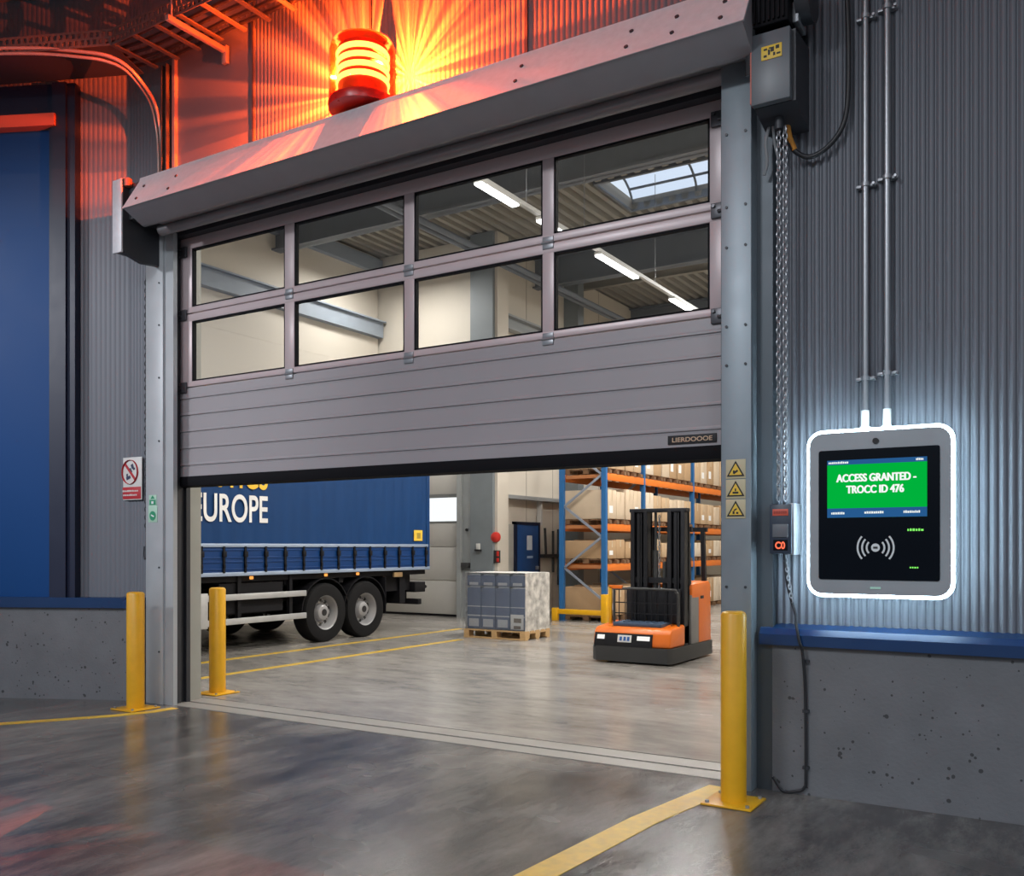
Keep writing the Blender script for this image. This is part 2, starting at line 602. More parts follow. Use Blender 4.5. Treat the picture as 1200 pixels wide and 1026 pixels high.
# posts beside the door
b = MB().box(5.33, 5.52, -.21, -.03, 0, 4.52, .004)
b.box(5.33, 5.50, -.03, .34, 0, 4.52)
struct(b.build('trim_post_right', post_m), 'grey steel door post, right')
b = MB()
for z in (.5, 1.25, 2.62, 2.86, 3.35, 3.6, 4.05):
    for x in (5.365, 5.485):
        b.cyl((x, -.206, z), (x, -.217, z), .009, 8)
struct(b.build('trim_post_right_screws', charcoal_m))
struct(MB().box(5.52, 5.62, -.10, .03, 0, 4.5).build('trim_post_right_channel', mat('channel_slate', (.07, .085, .10), rough=.45, metal=.3)))
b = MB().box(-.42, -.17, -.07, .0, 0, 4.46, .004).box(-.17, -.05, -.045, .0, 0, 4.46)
struct(b.build('trim_post_left', mat('post_steel_lit', (.40, .42, .44), rough=.45, metal=.2)), 'grey steel door post, left')  # paler than the right post: stronger light put into its colour
b = MB()
for z in (.5, 1.3, 2.5, 3.1, 3.6, 4.0):
    b.cyl((-.22, -.068, z), (-.22, -.078, z), .009, 8)
struct(b.build('trim_post_left_screws', charcoal_m))
b = MB().box(-.17, -.145, .0, .20, 0, 4.46).box(-.14, -.11, .02, .09, 0, 4.46).box(-.14, -.11, .155, .20, 0, 4.46)
struct(b.build('trim_guide_left', charcoal_m), 'dark door guide, left')
b = MB().box(5.25, 5.33, .02, .08, 0, 4.46).box(5.27, 5.33, .155, .20, 0, 4.46)
struct(b.build('trim_guide_right', charcoal_m))
b = MB().box(-.55, -.15, .20, .36, 0, 7.9)
struct(b.build('trim_reveal_left', jambin_m), 'grey-green inner reveal, left')
b = MB().box(-6.5, -.55, .12, .30, 0, 8).box(5.5, 8.2, .25, .4, 0, 8).box(-.3, 5.6, .2, .36, 4.7, 8)
struct(b.build('wall_front_inner', beige_m))

# ------------------------------------------------------------------ door housing
hd = thing('door_housing', (2.6, -.3, 4.5), 'long galvanised roller housing across the top of the sectional door', 'door housing')
X0, X1 = -.02, 5.60
b = MB().prism([(-.435, 4.80), (-.615, 4.50), (-.60, 4.50), (-.42, 4.80), (-.0, 4.84), (-.0, 4.86), (-.43, 4.83)], 'x', X0, X1)
b.build('front_cover', silver_m, hd)
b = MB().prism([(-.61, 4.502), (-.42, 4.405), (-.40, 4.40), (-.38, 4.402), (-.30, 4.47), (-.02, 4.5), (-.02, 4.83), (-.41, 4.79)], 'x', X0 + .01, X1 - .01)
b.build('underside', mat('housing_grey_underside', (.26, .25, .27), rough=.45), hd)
b = MB().cyl((-.10, -.14, 4.455), (5.36, -.14, 4.455), .05, 24)
b.build('roller_tube', mat('roller_dark_steel', (.26, .25, .265), rough=.35, metal=.2), hd)
b = MB().box(-.12, 5.33, .0, .16, 4.43, 4.52)
b.build('lintel_bar', charcoal_m, hd)
fn = Vector((0, -.30, .18)).normalized()
for x in (.12, .55, 4.05, 4.85, 5.15, 5.45):
    for t in (.3, .75):
        p = Vector((x, -.435 - .18 * t, 4.80 - .30 * t))
        MB().cyl(p, p + fn * .008, .014, 10).build('bolt', charcoal_m, hd)
# end box at the left end
eb = thing('housing_end_box', (-.28, -.3, 4.2), 'grey end box with pale front edge at the left end of the roller housing', 'end box')
b = MB().prism([(-.46, 4.86), (-.46, 4.22), (-.44, 4.19), (-.25, 4.14), (-.05, 4.16), (-.05, 4.86)], 'x', -.27, -.22)
b.build('side_plate', charcoal_m, eb)
b = MB().box(-.355, -.225, -.475, -.455, 4.19, 4.86, .004)
b.build('front_plate', silver_m, eb)
b = MB().box(-.35, -.27, -.45, -.04, 4.20, 4.84, .006)
b.build('casing', darkgrey_m, eb)
b = MB().cyl((-.19, -.43, 4.79), (-.19, -.43, 4.86), .035, 14)
b.build('end_cap', mat('rust_cap', (.35, .12, .07), rough=.5), eb)
b = MB().box(-.22, -.02, -.40, -.02, 4.50, 4.82)
b.build('axle_bracket', charcoal_m, eb)

# ------------------------------------------------------------------ sectional door
dr = thing('sectional_door', (2.55, .1, 2.07), 'half raised grey sectional door with two rows of windows', 'door')
DY0, DY1 = .085, .135
xs = [(.05, 1.27), (1.385, 2.60), (2.70, 3.88), (3.975, 5.15)]
secs = [(3.715, 4.43, 3.77, 4.325), (3.015, 3.705, 3.065, 3.635)]
for (za, zb, pa, pb) in secs:
    b = MB()
    X = [-.12] + [v for p in xs for v in p] + [5.27]
    for i in range(0, len(X), 2):
        b.box(X[i], X[i + 1], DY0, DY1, za, zb, .004)
    b.box(-.12, 5.27, DY0 - .001, DY1, za, pa, .004).box(-.12, 5.27, DY0 - .001, DY1, pb, zb, .004)
    fr = b.build('glazed_section', frame_m, dr)
    for (xa, xb) in xs:
        g = MB()
        t = .014
        g.box(xa, xb, DY0 + .006, DY1 - .006, pa, pa + t).box(xa, xb, DY0 + .006, DY1 - .006, pb - t, pb).box(xa, xa + t, DY0 + .006, DY1 - .006, pa, pb).box(xb - t, xb, DY0 + .006, DY1 - .006, pa, pb)
        gk = g.build('gasket', black_m, fr)
        MB().box(xa, xb, .106, .112, pa, pb).build('window_pane', glass_m, fr)
# lower solid section: grooved front
gr = [2.90, 2.742, 2.585, 2.425, 2.265]
prof = [(DY1, 2.16), (DY0, 2.16)]
for z in sorted(gr):
    prof += [(DY0, z - .011), (DY0 + .010, z - .004), (DY0 + .010, z + .002), (DY0 - .003, z + .008), (DY0 - .003, z + .02), (DY0, z + .03)]
prof += [(DY0, 3.005), (DY1, 3.005)]
b = MB().prism(prof, 'x', -.12, 5.27)
b.build('solid_section', door_m, dr, smooth=0)
b = MB().prism([(DY1 + .004, 2.165), (DY0 - .006, 2.165), (DY0 - .012, 2.12), (DY0 - .004, 2.075), (DY1 - .006, 2.06), (DY1 + .006, 2.10)], 'x', -.13, 5.275)
b.build('bottom_seal', black_m, dr)
for z in (3.71, 3.01):
    for x in (1.33, 2.65, 3.93):
        b = MB().box(x - .045, x + .045, DY0 - .010, DY0, z + .006, z + .045, .003).box(x - .045, x + .045, DY0 - .010, DY0, z - .045, z - .006, .003).cyl((x - .05, DY0 - .010, z), (x + .05, DY0 - .010, z), .009, 10)
        b.build('hinge', zinc_m, dr)
for z in (4.30, 3.70, 3.01):
    for x, s in ((-.06, -1), (5.215, 1)):
        b = MB().box(x - .05, x + .05, DY0 - .022, DY0, z - .05, z + .05, .004).cyl((x, DY0 - .03, z - .01), (x + s * .07, DY0 - .03, z - .01), .011, 10).cyl((x - .03, DY0 - .035, z + .03), (x - .03, DY0 - .02, z + .03), .012, 8)
        b.build('roller_bracket', mat('bracket_dark_zinc', (.10, .10, .11), rough=.4, metal=.6), dr)
b = MB().box(4.86, 5.20, DY0 - .010, DY0, 2.185, 2.245, .002)
npl = b.build('name_plate', ink_m, dr)
b = MB().text('LIERDOOOE', .042, (4.89, DY0 - .0105, 2.200), (1, 0, 0), (0, 0, 1), .0015, width=.28, bold=.0008)
tag(b.build('plate_lettering', mat('plate_tan_ink', (.55, .38, .25), rough=.5), npl), 'tan lettering')

# ------------------------------------------------------------------ beacon
BX, BY, BZ = 2.50, -.30, 4.90
bc = thing('warning_beacon', (BX, BY, BZ), 'glowing red and amber beacon above the roller housing', 'beacon')
b = MB().lathe([(0, -.035), (.262, -.035), (.268, .0), (.262, .03), (0, .03)], (BX, BY, BZ), 'z', 40)
b.build('base', mat('beacon_red_base', (.50, .012, .008), rough=.3), bc)
prof = [(.262, .03), (.258, .10)]
for k in range(20):
    z = .12 + .30 * k / 19
    prof.append((.250 + (.004 if k % 2 else 0), z))
prof += [(.246, .455), (.232, .482), (.19, .497), (0, .502)]
b = MB().lathe(prof, (BX, BY, BZ), 'z', 48)
b.build('lens', redlens_m, bc)
for k in range(4):
    z = BZ + .175 + .070 * k
    b = MB().lathe([(.190, -.018), (.200, -.021), (.208, 0), (.200, .021), (.190, .018), (.190, -.018)], (BX, BY, z), 'z', 40)
    b.build('led_band', led_m, bc)
b = MB().cyl((BX, BY, BZ + .03), (BX, BY, BZ + .44), .190, 32)
b.build('lamp_core', mat('beacon_core_red', (.30, .015, .01), rough=.5), bc)

# ------------------------------------------------------------------ cable tray, brackets, risers, conduits above
ty = thing('cable_tray', (.6, -.35, 6.0), 'perforated steel cable tray hung along the wall left of the beacon', 'cable tray')


def perforated_strip(mb, a, c, z0, z1, th, side):
    """strip of sheet with a row of slots: rails above and below, webs between"""
    a, c = Vector(a), Vector(c)
    d = (c - a)
    L = d.length
    d.normalize()
    h = z1 - z0
    rows = [z0, z0 + h * .14, z0 + h * .43, z0 + h * .57, z0 + h * .86, z1]
    up = Vector((0, 0, 1))

    def bx(s0, s1, za, zb):
        mb.bar(a + d * s0 + up * (za + zb) / 2, a + d * s1 + up * (za + zb) / 2, th, zb - za)
    for i in (0, 2, 4):
        bx(0, L, rows[i], rows[i + 1])
    n = int(L / .06)
    for j in (1, 3):
        for k in range(n):
            s = (k + (.5 if j == 3 else 0)) * .06
            bx(s, s + .026, rows[j], rows[j + 1])


KN = aw(.12, 0, .62)
KR = aw(.05, 0, .10)
FAR = aw(4.4, 0, .62)
FARR = aw(4.4, 0, .10)
b = MB()
perforated_strip(b, (4.6, -.58, 0), (-.22, -.58, 0), 6.02, 6.17, .006, 1)
perforated_strip(b, (4.6, -.09, 0), (-.42, -.09, 0), 6.10, 6.20, .006, 1)
b.build('side_flange', tray_m, ty, smooth=0)
for k in range(16):
    x = -.25 + .30 * k
    MB().box(x, x + .045, -.58, -.09, 6.03, 6.045).build('rung', tray_m, ty, smooth=0)
b = MB()
perforated_strip(b, (-.22, -.58, 0), FAR, 6.02, 6.17, .006, 1)
perforated_strip(b, (-.42, -.09, 0), FARR, 6.10, 6.20, .006, 1)
b.build('turned_flange', tray_m, ty, smooth=0)
b = MB()
q = [Vector((-.22, -.58, 0)), FAR, FARR, Vector((-.42, -.09, 0))]
b.prism([(p.x, p.y) for p in q], 'z', 6.03, 6.04)
b.build('turned_floor', charcoal_m, ty, smooth=0)
b = MB()
for k, o in enumerate((.18, .26, .34, .42, .50)):
    pts = [aw(4.3, 6.07, o + .05)] + [aw(1.2, 6.07 + .01 * (k % 2), o + .03)] + [Vector((-.3, -.58 + .10 * (4 - k) + .03, 6.07)), Vector((1.2, -.58 + .10 * (4 - k) + .04, 6.08)), Vector((4.5, -.58 + .10 * (4 - k) + .04, 6.07))]
    b.tube(smooth_path(pts, 6), .018, 8)
b.build('cable_bundle', cable_m, ty)
for x in (.645, 2.6):
    b = MB().box(x - .022, x + .022, -.66, -.01, 5.955, 6.0, .003).box(x - .03, x + .03, -.05, -.012, 5.86, 6.02, .003)
    br = thing('tray_bracket', (x, -.02, 5.95), 'steel bracket arm under the cable tray, ' + ('left of the beacon' if x < 1 else 'above the beacon'), 'bracket', 'cable tray brackets')
    b.build('arm', mat('bracket_steel', (.42, .36, .33), rough=.4, metal=.5), br)
    MB().cyl((x, -.61, 6.0), (x, -.61, CEIL), .008, 8).build('hanger_rod', zinc_m, br)

b = MB()
perforated_strip(b, (-.235, -.06, 0), (-.165, -.06, 0), 4.86, 6.1, .02, 1)
b = MB().box(-.20, -.185, -.07, -.012, 4.84, 6.06).box(-.135, -.12, -.07, -.012, 4.84, 6.06)
for k in range(24):
    z = 4.86 + k * .05
    b.box(-.19, -.13, -.03, -.02, z, z + .024)
o = b.build('cable_riser', mat('riser_dark_steel', (.09, .085, .085), rough=.5, metal=.4), None, smooth=0)
tag(o, 'dark ladder riser dropping from the tray to the housing left end', 'cable riser')
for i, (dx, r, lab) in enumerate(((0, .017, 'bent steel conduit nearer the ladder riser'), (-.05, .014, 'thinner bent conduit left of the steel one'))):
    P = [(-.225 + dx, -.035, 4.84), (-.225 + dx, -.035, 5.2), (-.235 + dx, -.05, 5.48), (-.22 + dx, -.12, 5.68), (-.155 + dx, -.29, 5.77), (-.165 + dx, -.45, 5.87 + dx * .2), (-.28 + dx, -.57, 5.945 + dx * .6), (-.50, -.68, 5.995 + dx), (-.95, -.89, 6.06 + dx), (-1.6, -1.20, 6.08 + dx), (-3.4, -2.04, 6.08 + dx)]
    o = MB().tube(smooth_path(P, 8), r, 12).build('bent_conduit', mat('conduit_orange_lit', (.46, .36, .32), rough=.35, metal=.4), None)  # orange beacon light mixed into the grey conduit colour
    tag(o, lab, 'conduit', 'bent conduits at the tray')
struct(MB().box(-.075, -.04, -.04, 0, 4.8, 6.1).build('trim_wall_flashing', mat('flashing_steel', (.42, .36, .34), rough=.35, metal=.4)), 'vertical flashing at the wall corner')

# ------------------------------------------------------------------ door operator, cable, chain, control box
op = thing('door_operator', (5.75, -.2, 4.1), 'grey door operator box with yellow label hung under black motor', 'door operator')
b = MB().box(5.585, 5.81, -.42, -.37, 4.09, 4.50, .004)
cv = b.build('box_cover', boxgrey_m, op)
b = MB().prism([(-.37, 4.085), (-.06, 4.02), (-.06, 4.52), (-.37, 4.50)], 'x', 5.59, 5.83)
b.build('box_body', charcoal_m, op)
b = MB().box(5.578, 5.586, -.42, -.37, 4.10, 4.49)
b.build('red_edge', mat('edge_red', (.42, .10, .07), rough=.5), op)
b = MB().box(5.645, 5.765, -.424, -.42, 4.335, 4.415, .0005)
lb = b.build('warning_label', warnyel_m, cv)
b = MB()
for (x, z, w, h) in ((5.66, 4.35, .018, .012), (5.685, 4.36, .012, .03), (5.70, 4.375, .02, .02), (5.715, 4.35, .012, .018), (5.735, 4.352, .022, .01), (5.66, 4.39, .02, .01), (5.73, 4.385, .02, .02), (5.69, 4.395, .03, .006)):
    b.box(x, x + w, -.426, -.424, z, z + h)
b.build('label_print', ink_m, lb)
b = MB().box(5.58, 5.80, -.42, -.02, 4.54, 4.98, .01)
for k in range(7):
    b.box(5.60 + k * .028, 5.612 + k * .028, -.435, -.42, 4.56, 4.96)
b.build('motor', black_m, op, smooth=0)
b = MB().cyl((5.82, -.25, 4.72), (5.90, -.25, 4.72), .14, 24)
b.build('motor_end', charcoal_m, op)
b = MB().box(5.80, 5.835, -.33, -.15, 4.56, 4.68, .004)
b.build('terminal_cover', zinc_m, op)
b = MB()
b.tube(smooth_path([(5.60, -.38, 4.72), (5.585, -.40, 4.60), (5.57, -.39, 4.45), (5.555, -.36, 4.30)], 6), .025, 10)
b.build('motor_lead', cable_m, op)
b = MB().cyl((5.70, -.25, 3.99), (5.70, -.25, 4.06), .025, 12)
b.build('chain_guide', charcoal_m, op)
b = MB().tube(smooth_path([(5.62, -.18, 4.05), (5.60, -.18, 3.96), (5.605, -.17, 3.84), (5.585, -.16, 3.77)], 6), .011, 8).tube(smooth_path([(5.645, -.18, 4.05), (5.65, -.16, 3.95), (5.67, -.15, 3.85), (5.672, -.15, 3.77)], 6), .009, 8)
b.build('pull_cord', mat('cord_grey', (.20, .21, .22), rough=.5), op)

pts = [(5.725, -.16, 4.06), (5.73, -.13, 3.98), (5.75, -.10, 3.91), (5.83, -.075, 3.86), (5.93, -.07, 3.89), (6.02, -.065, 3.99), (6.055, -.06, 4.15), (6.06, -.06, 4.5), (6.05, -.06, 4.8), (6.03, -.06, 5.3)]
o = MB().tube(smooth_path(pts, 8), .015, 12).build('power_cable', cable_m)
tag(o, 'black power cable hanging in a loop beside the operator box', 'cable')
MB().tube(smooth_path([(5.725, -.16, 4.065), (5.73, -.131, 3.985), (5.752, -.1, 3.912)], 6), .0175, 10).build('cable_sleeve', orangecable_m, o)['label'] = 'orange sleeve'


def chain(mb, p0, p1, link, w, r):
    p0, p1 = Vector(p0), Vector(p1)
    d = p1 - p0
    n = int(d.length / (link * .78))
    d.normalize()
    sx = Vector((1, 0, 0)) if abs(d.x) < .9 else Vector((0, 1, 0))
    a = d.cross(sx).normalized()
    c = d.cross(a).normalized()
    for i in range(n):
        m = p0 + d * link * .78 * (i + .5)
        s = (a + c).normalized() if i % 2 else (a - c).normalized()
        pts = []
        for k in range(10):
            t = 2 * PI * k / 10
            pts.append(m + d * math.sin(t) * link / 2 + s * math.cos(t) * w / 2)
        mb.tube(pts, r, 5, closed=True)


b = MB()
chain(b, (5.695, -.235, 4.0), (5.675, -.165, 1.77), .046, .026, .0052)
chain(b, (5.735, -.245, 4.0), (5.715, -.165, 1.77), .046, .026, .0052)
tag(b.build('hand_chain', zinc_m), 'steel hand chain hanging from the operator box to the control box', 'chain')
b = MB()
chain(b, (-.445, -.045, 4.10), (-.445, -.045, 1.63), .05, .026, .006)
b.tube(smooth_path([(-.445, -.045, 1.63), (-.45, -.045, 1.45), (-.455, -.05, 1.38), (-.475, -.05, 1.40), (-.47, -.05, 1.5)], 5), .007, 6)
tag(b.build('pull_chain', mat('dark_chain_steel', (.06, .06, .065), rough=.4, metal=.6)), 'thin dark pull chain beside the left door post', 'chain')

cb = thing('control_box', (5.70, -.11, 1.46), 'small navy control box with red label and red digits beside the right door post', 'control box')
b = MB().box(5.628, 5.762, -.20, -.06, 1.455, 1.755, .008)
b.build('case', ctrl_m, cb)
b = MB().box(5.745, 5.775, -.19, -.012, 1.45, 1.76, .004)
b.build('side_flange', zinc_m, cb)
b = MB().box(5.648, 5.742, -.2035, -.199, 1.685, 1.725, .001)
lb = b.build('red_label', orangelabel_m, cb)
b = MB()
for k in range(8):
    b.box(5.656 + k * .010, 5.662 + k * .010, -.2045, -.2035, 1.697, 1.713)
b.build('label_print', mat('label_dark_red', (.25, .03, .02), rough=.5), lb)
b = MB().box(5.648, 5.742, -.208, -.199, 1.555, 1.635, .004)
b.build('push_button', mat('button_grey', (.12, .135, .155), rough=.5), cb)
b = MB().box(5.652, 5.738, -.202, -.199, 1.475, 1.54, .001)
dp = b.build('digit_display', black_m, cb)
MB().text('C0', .058, (5.663, -.2022, 1.487), (1, 0, 0), (0, 0, 1), .001, width=.060, bold=.002).build('red_digits', digit_m, dp)
pts = [(5.700, -.13, 1.46), (5.705, -.10, 1.30), (5.73, -.075, 1.16), (5.755, -.09, 1.09), (5.78, -.165, 1.03), (5.80, -.172, .93), (5.815, -.155, .86), (5.825, -.128, .6), (5.828, -.128, .12), (5.818, -.13, .05), (5.78, -.135, .025), (5.70, -.16, .02), (5.64, -.17, .1)]
o = MB().tube(smooth_path(pts, 8), .0095, 8).build('control_cable', cable_m)
tag(o, 'thin black cable running from the control box down to the floor', 'cable')
b = MB()
chain(b, (5.700, -.125, 1.455), (5.735, -.08, 1.14), .035, .02, .004)
b.build('cable_chain', zinc_m, o)
for z in (.80, .5, .16):
    MB().box(5.808, 5.845, -.135, -.108, z, z + .018).build('cable_clip', charcoal_m, o)

# ------------------------------------------------------------------ conduits over the terminal
for x, lab in ((6.155, 'left of two steel conduits rising from the lit terminal'), (6.275, 'right of two steel conduits rising from the lit terminal')):
    t = thing('steel_conduit', (x, -.06, 2.18), lab, 'conduit', 'conduits above the terminal')
    MB().cyl((x, -.06, 2.17), (x, -.06, CEIL), .018, 16).build('pipe', chrome_m, t)
    MB().cyl((x, -.06, 2.17), (x, -.06, 2.30), .023, 16).cyl((x, -.06, 2.17), (x, -.06, 2.205), .03, 6).build('gland', offwhite_m, t)
    for z in (2.49, 3.63, 4.62):
        zz = z + (.02 if x > 6.2 else 0)
        MB().cyl((x, -.06, zz - .012), (x, -.06, zz + .012), .025, 16).box(x - .055, x + .055, -.045, -.005, zz - .009, zz + .009, .002).cyl((x + .045, -.07, zz), (x + .045, -.03, zz), .008, 8).build('pipe_clamp', zinc_m, t)

# ------------------------------------------------------------------ access terminal
tm = thing('access_terminal', (6.24, -.03, 1.21), 'rounded access terminal with glowing white rim and green screen on ribbed wall', 'access terminal')
TX0, TX1, TZ0, TZ1, TY = 5.862, 6.628, 1.222, 2.165, -.19
MB().prism(rrect(TX0 + .03, TX1 - .03, TZ0 + .03, TZ1 - .03, .06), 'y', -.02, -.12).build('back_box', charcoal_m, tm)
MB().prism(rrect(TX0, TX1, TZ0, TZ1, .075), 'y', TY + .008, -.12).build('bezel', bezel_m, tm)
MB().tube([(x, TY + .03, z) for x, z in rrect(TX0 - .002, TX1 + .002, TZ0 - .002, TZ1 + .002, .077, 8)], .017, 12, closed=True).build('light_rim', rim_m, tm)
gp = MB().prism(rrect(5.917, 6.572, 1.307, 2.062, .012, 2), 'y', TY + .002, TY + .02).build('glass_panel', blackglass_m, tm)
MB().cyl((6.235, TY + .012, 2.105), (6.235, TY - .001, 2.105), .017, 20).build('camera_lens', ink_m, tm)
MB().box(6.205, 6.262, TY + .004, TY + .009, 1.256, 1.268).build('bottom_mark', mat('mark_mint', (.45, .75, .62), rough=.5), tm)
S = MB().box(5.967, 6.507, TY - .0005, TY + .004, 1.668, 2.002)
sc_ = S.build('screen', scr_green, tm)
MB().box(5.967, 6.507, TY - .001, TY + .003, 1.975, 2.002).box(5.967, 6.507, TY - .001, TY + .003, 1.668, 1.722).build('screen_bars', scr_blue, sc_)
b = MB()
for dx, dz in ((-.0022, 0), (.0022, 0), (0, .0015)):
    b.text('ACCESS GRANTED -', .062, (6.237 + dx, TY - .004, 1.875 + dz), (1, 0, 0), (0, 0, 1), .003, align='CENTER', width=.43, bold=.0008)
    b.text('TROCC ID 476', .062, (6.232 + dx, TY - .004, 1.808 + dz), (1, 0, 0), (0, 0, 1), .003, align='CENTER', width=.31, bold=.0008)
b.build('screen_lettering', scr_white, sc_)


def dashes(b, x, z, n, w, h, y, gap=.3):
    for k in range(n):
        ww = w * random.uniform(.55, 1)
        b.box(x, x + ww, y - .0012, y, z, z + h * random.uniform(.75, 1))
        x += ww + w * gap
    return b


for a_ in ((5.975, 1.982, 12, .009, .013), (6.45, 1.983, 5, .008, .014), (5.99, 1.687, 8, .009, .014), (6.175, 1.689, 10, .0095, .014), (6.385, 1.689, 9, .010, .014)):
    dashes(MB(), *a_, TY - .001).build('status_text', scr_white, sc_)
b = MB()
cx, cz = 6.235, 1.493
for r in (.048, .073, .098):
    for sgn in (1, -1):
        arc = [(cx + sgn * r * math.cos(t), TY - .001, cz + r * math.sin(t)) for t in [(-.72 + 1.44 * k / 10) for k in range(11)]]
        b.tube(arc, .0052, 6, flat=.5)
b.lathe([(0, -.002), (.024, -.002), (.024, .001), (0, .001)], (cx, TY, cz), 'y', 20)
b.build('contactless_icon', mat('icon_grey_print', (.42, .45, .47), rough=.5, emit=(.4, .43, .45), estr=.35), gp)
b = MB()
b.box(cx - .012, cx + .012, TY - .004, TY - .0022, cz - .006, cz + .006)
b.build('icon_core', ink_m, gp)
dashes(MB(), 6.405, 1.587, 6, .013, .014, TY + .001, .35).build('status_light', scr_led, gp)
dashes(MB(), 6.417, 1.377, 4, .012, .010, TY + .001, .35).build('status_light', scr_led, gp)

# ------------------------------------------------------------------ signs
sg = thing('prohibition_sign', (-.7, -.03, 1.95), 'white and red prohibition sign on the ribbed wall left of the door', 'sign')


def quad(b, x0, x1, z0, z1, y0=-.034, y1=-.026):
    b.box(x0, x1, y0, y1, z0, z1, .001)


b = MB()
quad(b, -.872, -.528, 1.955, 2.372)
b.build('plate', offwhite_m, sg)
b = MB()
quad(b, -.862, -.538, 1.963, 2.082, -.036, -.034)
rb = b.build('red_band', red_m, sg)
dashes(MB(), -.84, 2.035, 12, .021, .018, -.036).build('band_print', offwhite_m, rb)
dashes(MB(), -.81, 1.995, 10, .021, .018, -.036).build('band_print', offwhite_m, rb)
b = MB()
C0 = (-.70, -.036, 2.228)
b.tube([(C0[0] + .118 * math.cos(2 * PI * k / 28), -.036, C0[2] + .118 * math.sin(2 * PI * k / 28)) for k in range(28)], .016, 6, closed=True, flat=.2)
b.bar((C0[0] - .085, -.0365, C0[2] + .085), (C0[0] + .085, -.0365, C0[2] - .085), .004, .026)
b.build('ring_and_slash', red_m, sg)
b = MB()
for (x, z, w, h, a) in ((.03, .055, .03, .045, .5), (.055, .03, .03, .02, .2), (-.03, -.055, .06, .03, .3), (-.05, -.03, .02, .03, 0), (.005, .015, .02, .05, .7)):
    b.bar((C0[0] + x - w / 2, -.0355, C0[2] + z - a * w / 2), (C0[0] + x + w / 2, -.0355, C0[2] + z + a * w / 2), .003, h)
b.build('pictogram', mat('pictogram_navy', (.03, .04, .09), rough=.6), sg)

es = thing('emergency_sign', (-.31, -.07, 1.73), 'small green safety sign strip stuck on the left door post', 'sign')
b = MB().box(-.375, -.245, -.075, -.07, 1.73, 1.89, .001).box(-.365, -.255, -.075, -.07, 1.89, 1.99, .001)
b.build('plate', palegreen_m, es)
g1 = MB().box(-.355, -.265, -.0775, -.075, 1.895, 1.945, .001).build('green_square', green_m, es)
g2 = MB().cyl((-.31, -.075, 1.792), (-.31, -.0775, 1.792), .045, 20).build('green_disc', green_m, es)
MB().prism([(-.34, 1.955), (-.28, 1.955), (-.31, 1.985)], 'y', -.0775, -.075).build('green_triangle', green_m, es)
MB().box(-.325, -.295, -.079, -.0775, 1.905, 1.93).build('white_mark', white_m, g1)
MB().bar((-.33, -.0785, 1.80), (-.29, -.0785, 1.785), .002, .012).build('white_mark', white_m, g2)

for k, (z, lab) in enumerate(((1.918, 'topmost'), (1.795, 'middle'), (1.672, 'lowest'))):
    w = thing('warning_sign', (5.40, -.212, z), lab + ' of three yellow triangle warning signs on the right door post', 'sign', 'warning signs on the door post')
    y = -.210
    MB().box(5.362, 5.486, y - .005, y, z, z + .118, .001).build('plate', signtan_m, w)
    cx = 5.424

    def tri(s, zb):
        return [(cx - s, zb), (cx + s, zb), (cx, zb + s * 1.73)]
    MB().prism(tri(.056, z + .013), 'y', y - .0065, y - .005).build('triangle_border', ink_m, w)
    MB().prism(tri(.041, z + .022), 'y', y - .0075, y - .0065).build('triangle_field', warnyel_m, w)
    b = MB()
    if k == 0:
        b.bar((cx - .012, y - .0082, z + .032), (cx + .014, y - .0082, z + .05), .0015, .012).box(cx - .016, cx - .004, y - .009, y - .0075, z + .03, z + .05)
    elif k == 1:
        b.box(cx - .018, cx + .018, y - .009, y - .0075, z + .03, z + .042).box(cx - .004, cx + .004, y - .009, y - .0075, z + .045, z + .062)
    else:
        b.box(cx - .018, cx - .006, y - .009, y - .0075, z + .028, z + .046).box(cx + .004, cx + .018, y - .009, y - .0075, z + .028, z + .04).bar((cx - .01, y - .0082, z + .05), (cx + .008, y - .0082, z + .06), .0015, .008)
    b.build('pictogram', ink_m, w)

# ------------------------------------------------------------------ bollards


def bollard(x, y, h, r, lab):
    t = thing('bollard', (x, y, 0), lab, 'bollard', 'yellow bollards beside the door')
    MB().lathe([(0, .012), (r, .012), (r, h - .02), (r - .008, h - .006), (r - .022, h), (0, h)], (x, y, 0), 'z', 32).build('post', yellow_m, t)
    w = r + .075
    MB().box(x - w, x + w, y - w, y + w, .0025, .014, .002).build('base_plate', yellow_m, t)
    for sx in (-1, 1):
        for sy in (-1, 1):
            MB().cyl((x + sx * (w - .03), y + sy * (w - .03), .013), (x + sx * (w - .03), y + sy * (w - .03), .028), .012, 6).build('bolt', zinc_m, t)


bollard(-.205, -.34, 1.08, .079, 'yellow bollard standing in front of the left door post')
bollard(-.285, .68, 1.08, .082, 'yellow bollard standing inside the hall behind the left door post')
bollard(5.505, -.50, 1.12, .074, 'yellow bollard standing in front of the right door post')

# ------------------------------------------------------------------ painted lines (their own things on the floor)


def line(pts, w, lab, grp=None):
    """flat painted band through pts, mitred"""
    P = [Vector((p[0], p[1], 0)) for p in pts]
    Lf, Rt = [], []
    for i, p in enumerate(P):
        d0 = (P[i] - P[i - 1]).normalized() if i else None
        d1 = (P[i + 1] - P[i]).normalized() if i < len(P) - 1 else None
        d = ((d0 or d1) + (d1 or d0)).normalized()
        nn = Vector((-d.y, d.x, 0))
        k = 1 / max(.5, nn.dot(Vector((-(d1 or d0).y, (d1 or d0).x, 0))))
        Lf.append(p + nn * w / 2 * k)
        Rt.append(p - nn * w / 2 * k)
    b = MB()
    for i in range(len(P) - 1):
        q = [Lf[i], Rt[i], Rt[i + 1], Lf[i + 1]]
        b.prism([(v.x, v.y) for v in q], 'z', -.001, .003)
    return tag(b.build('floor_line', line_m), lab, 'floor marking', grp)


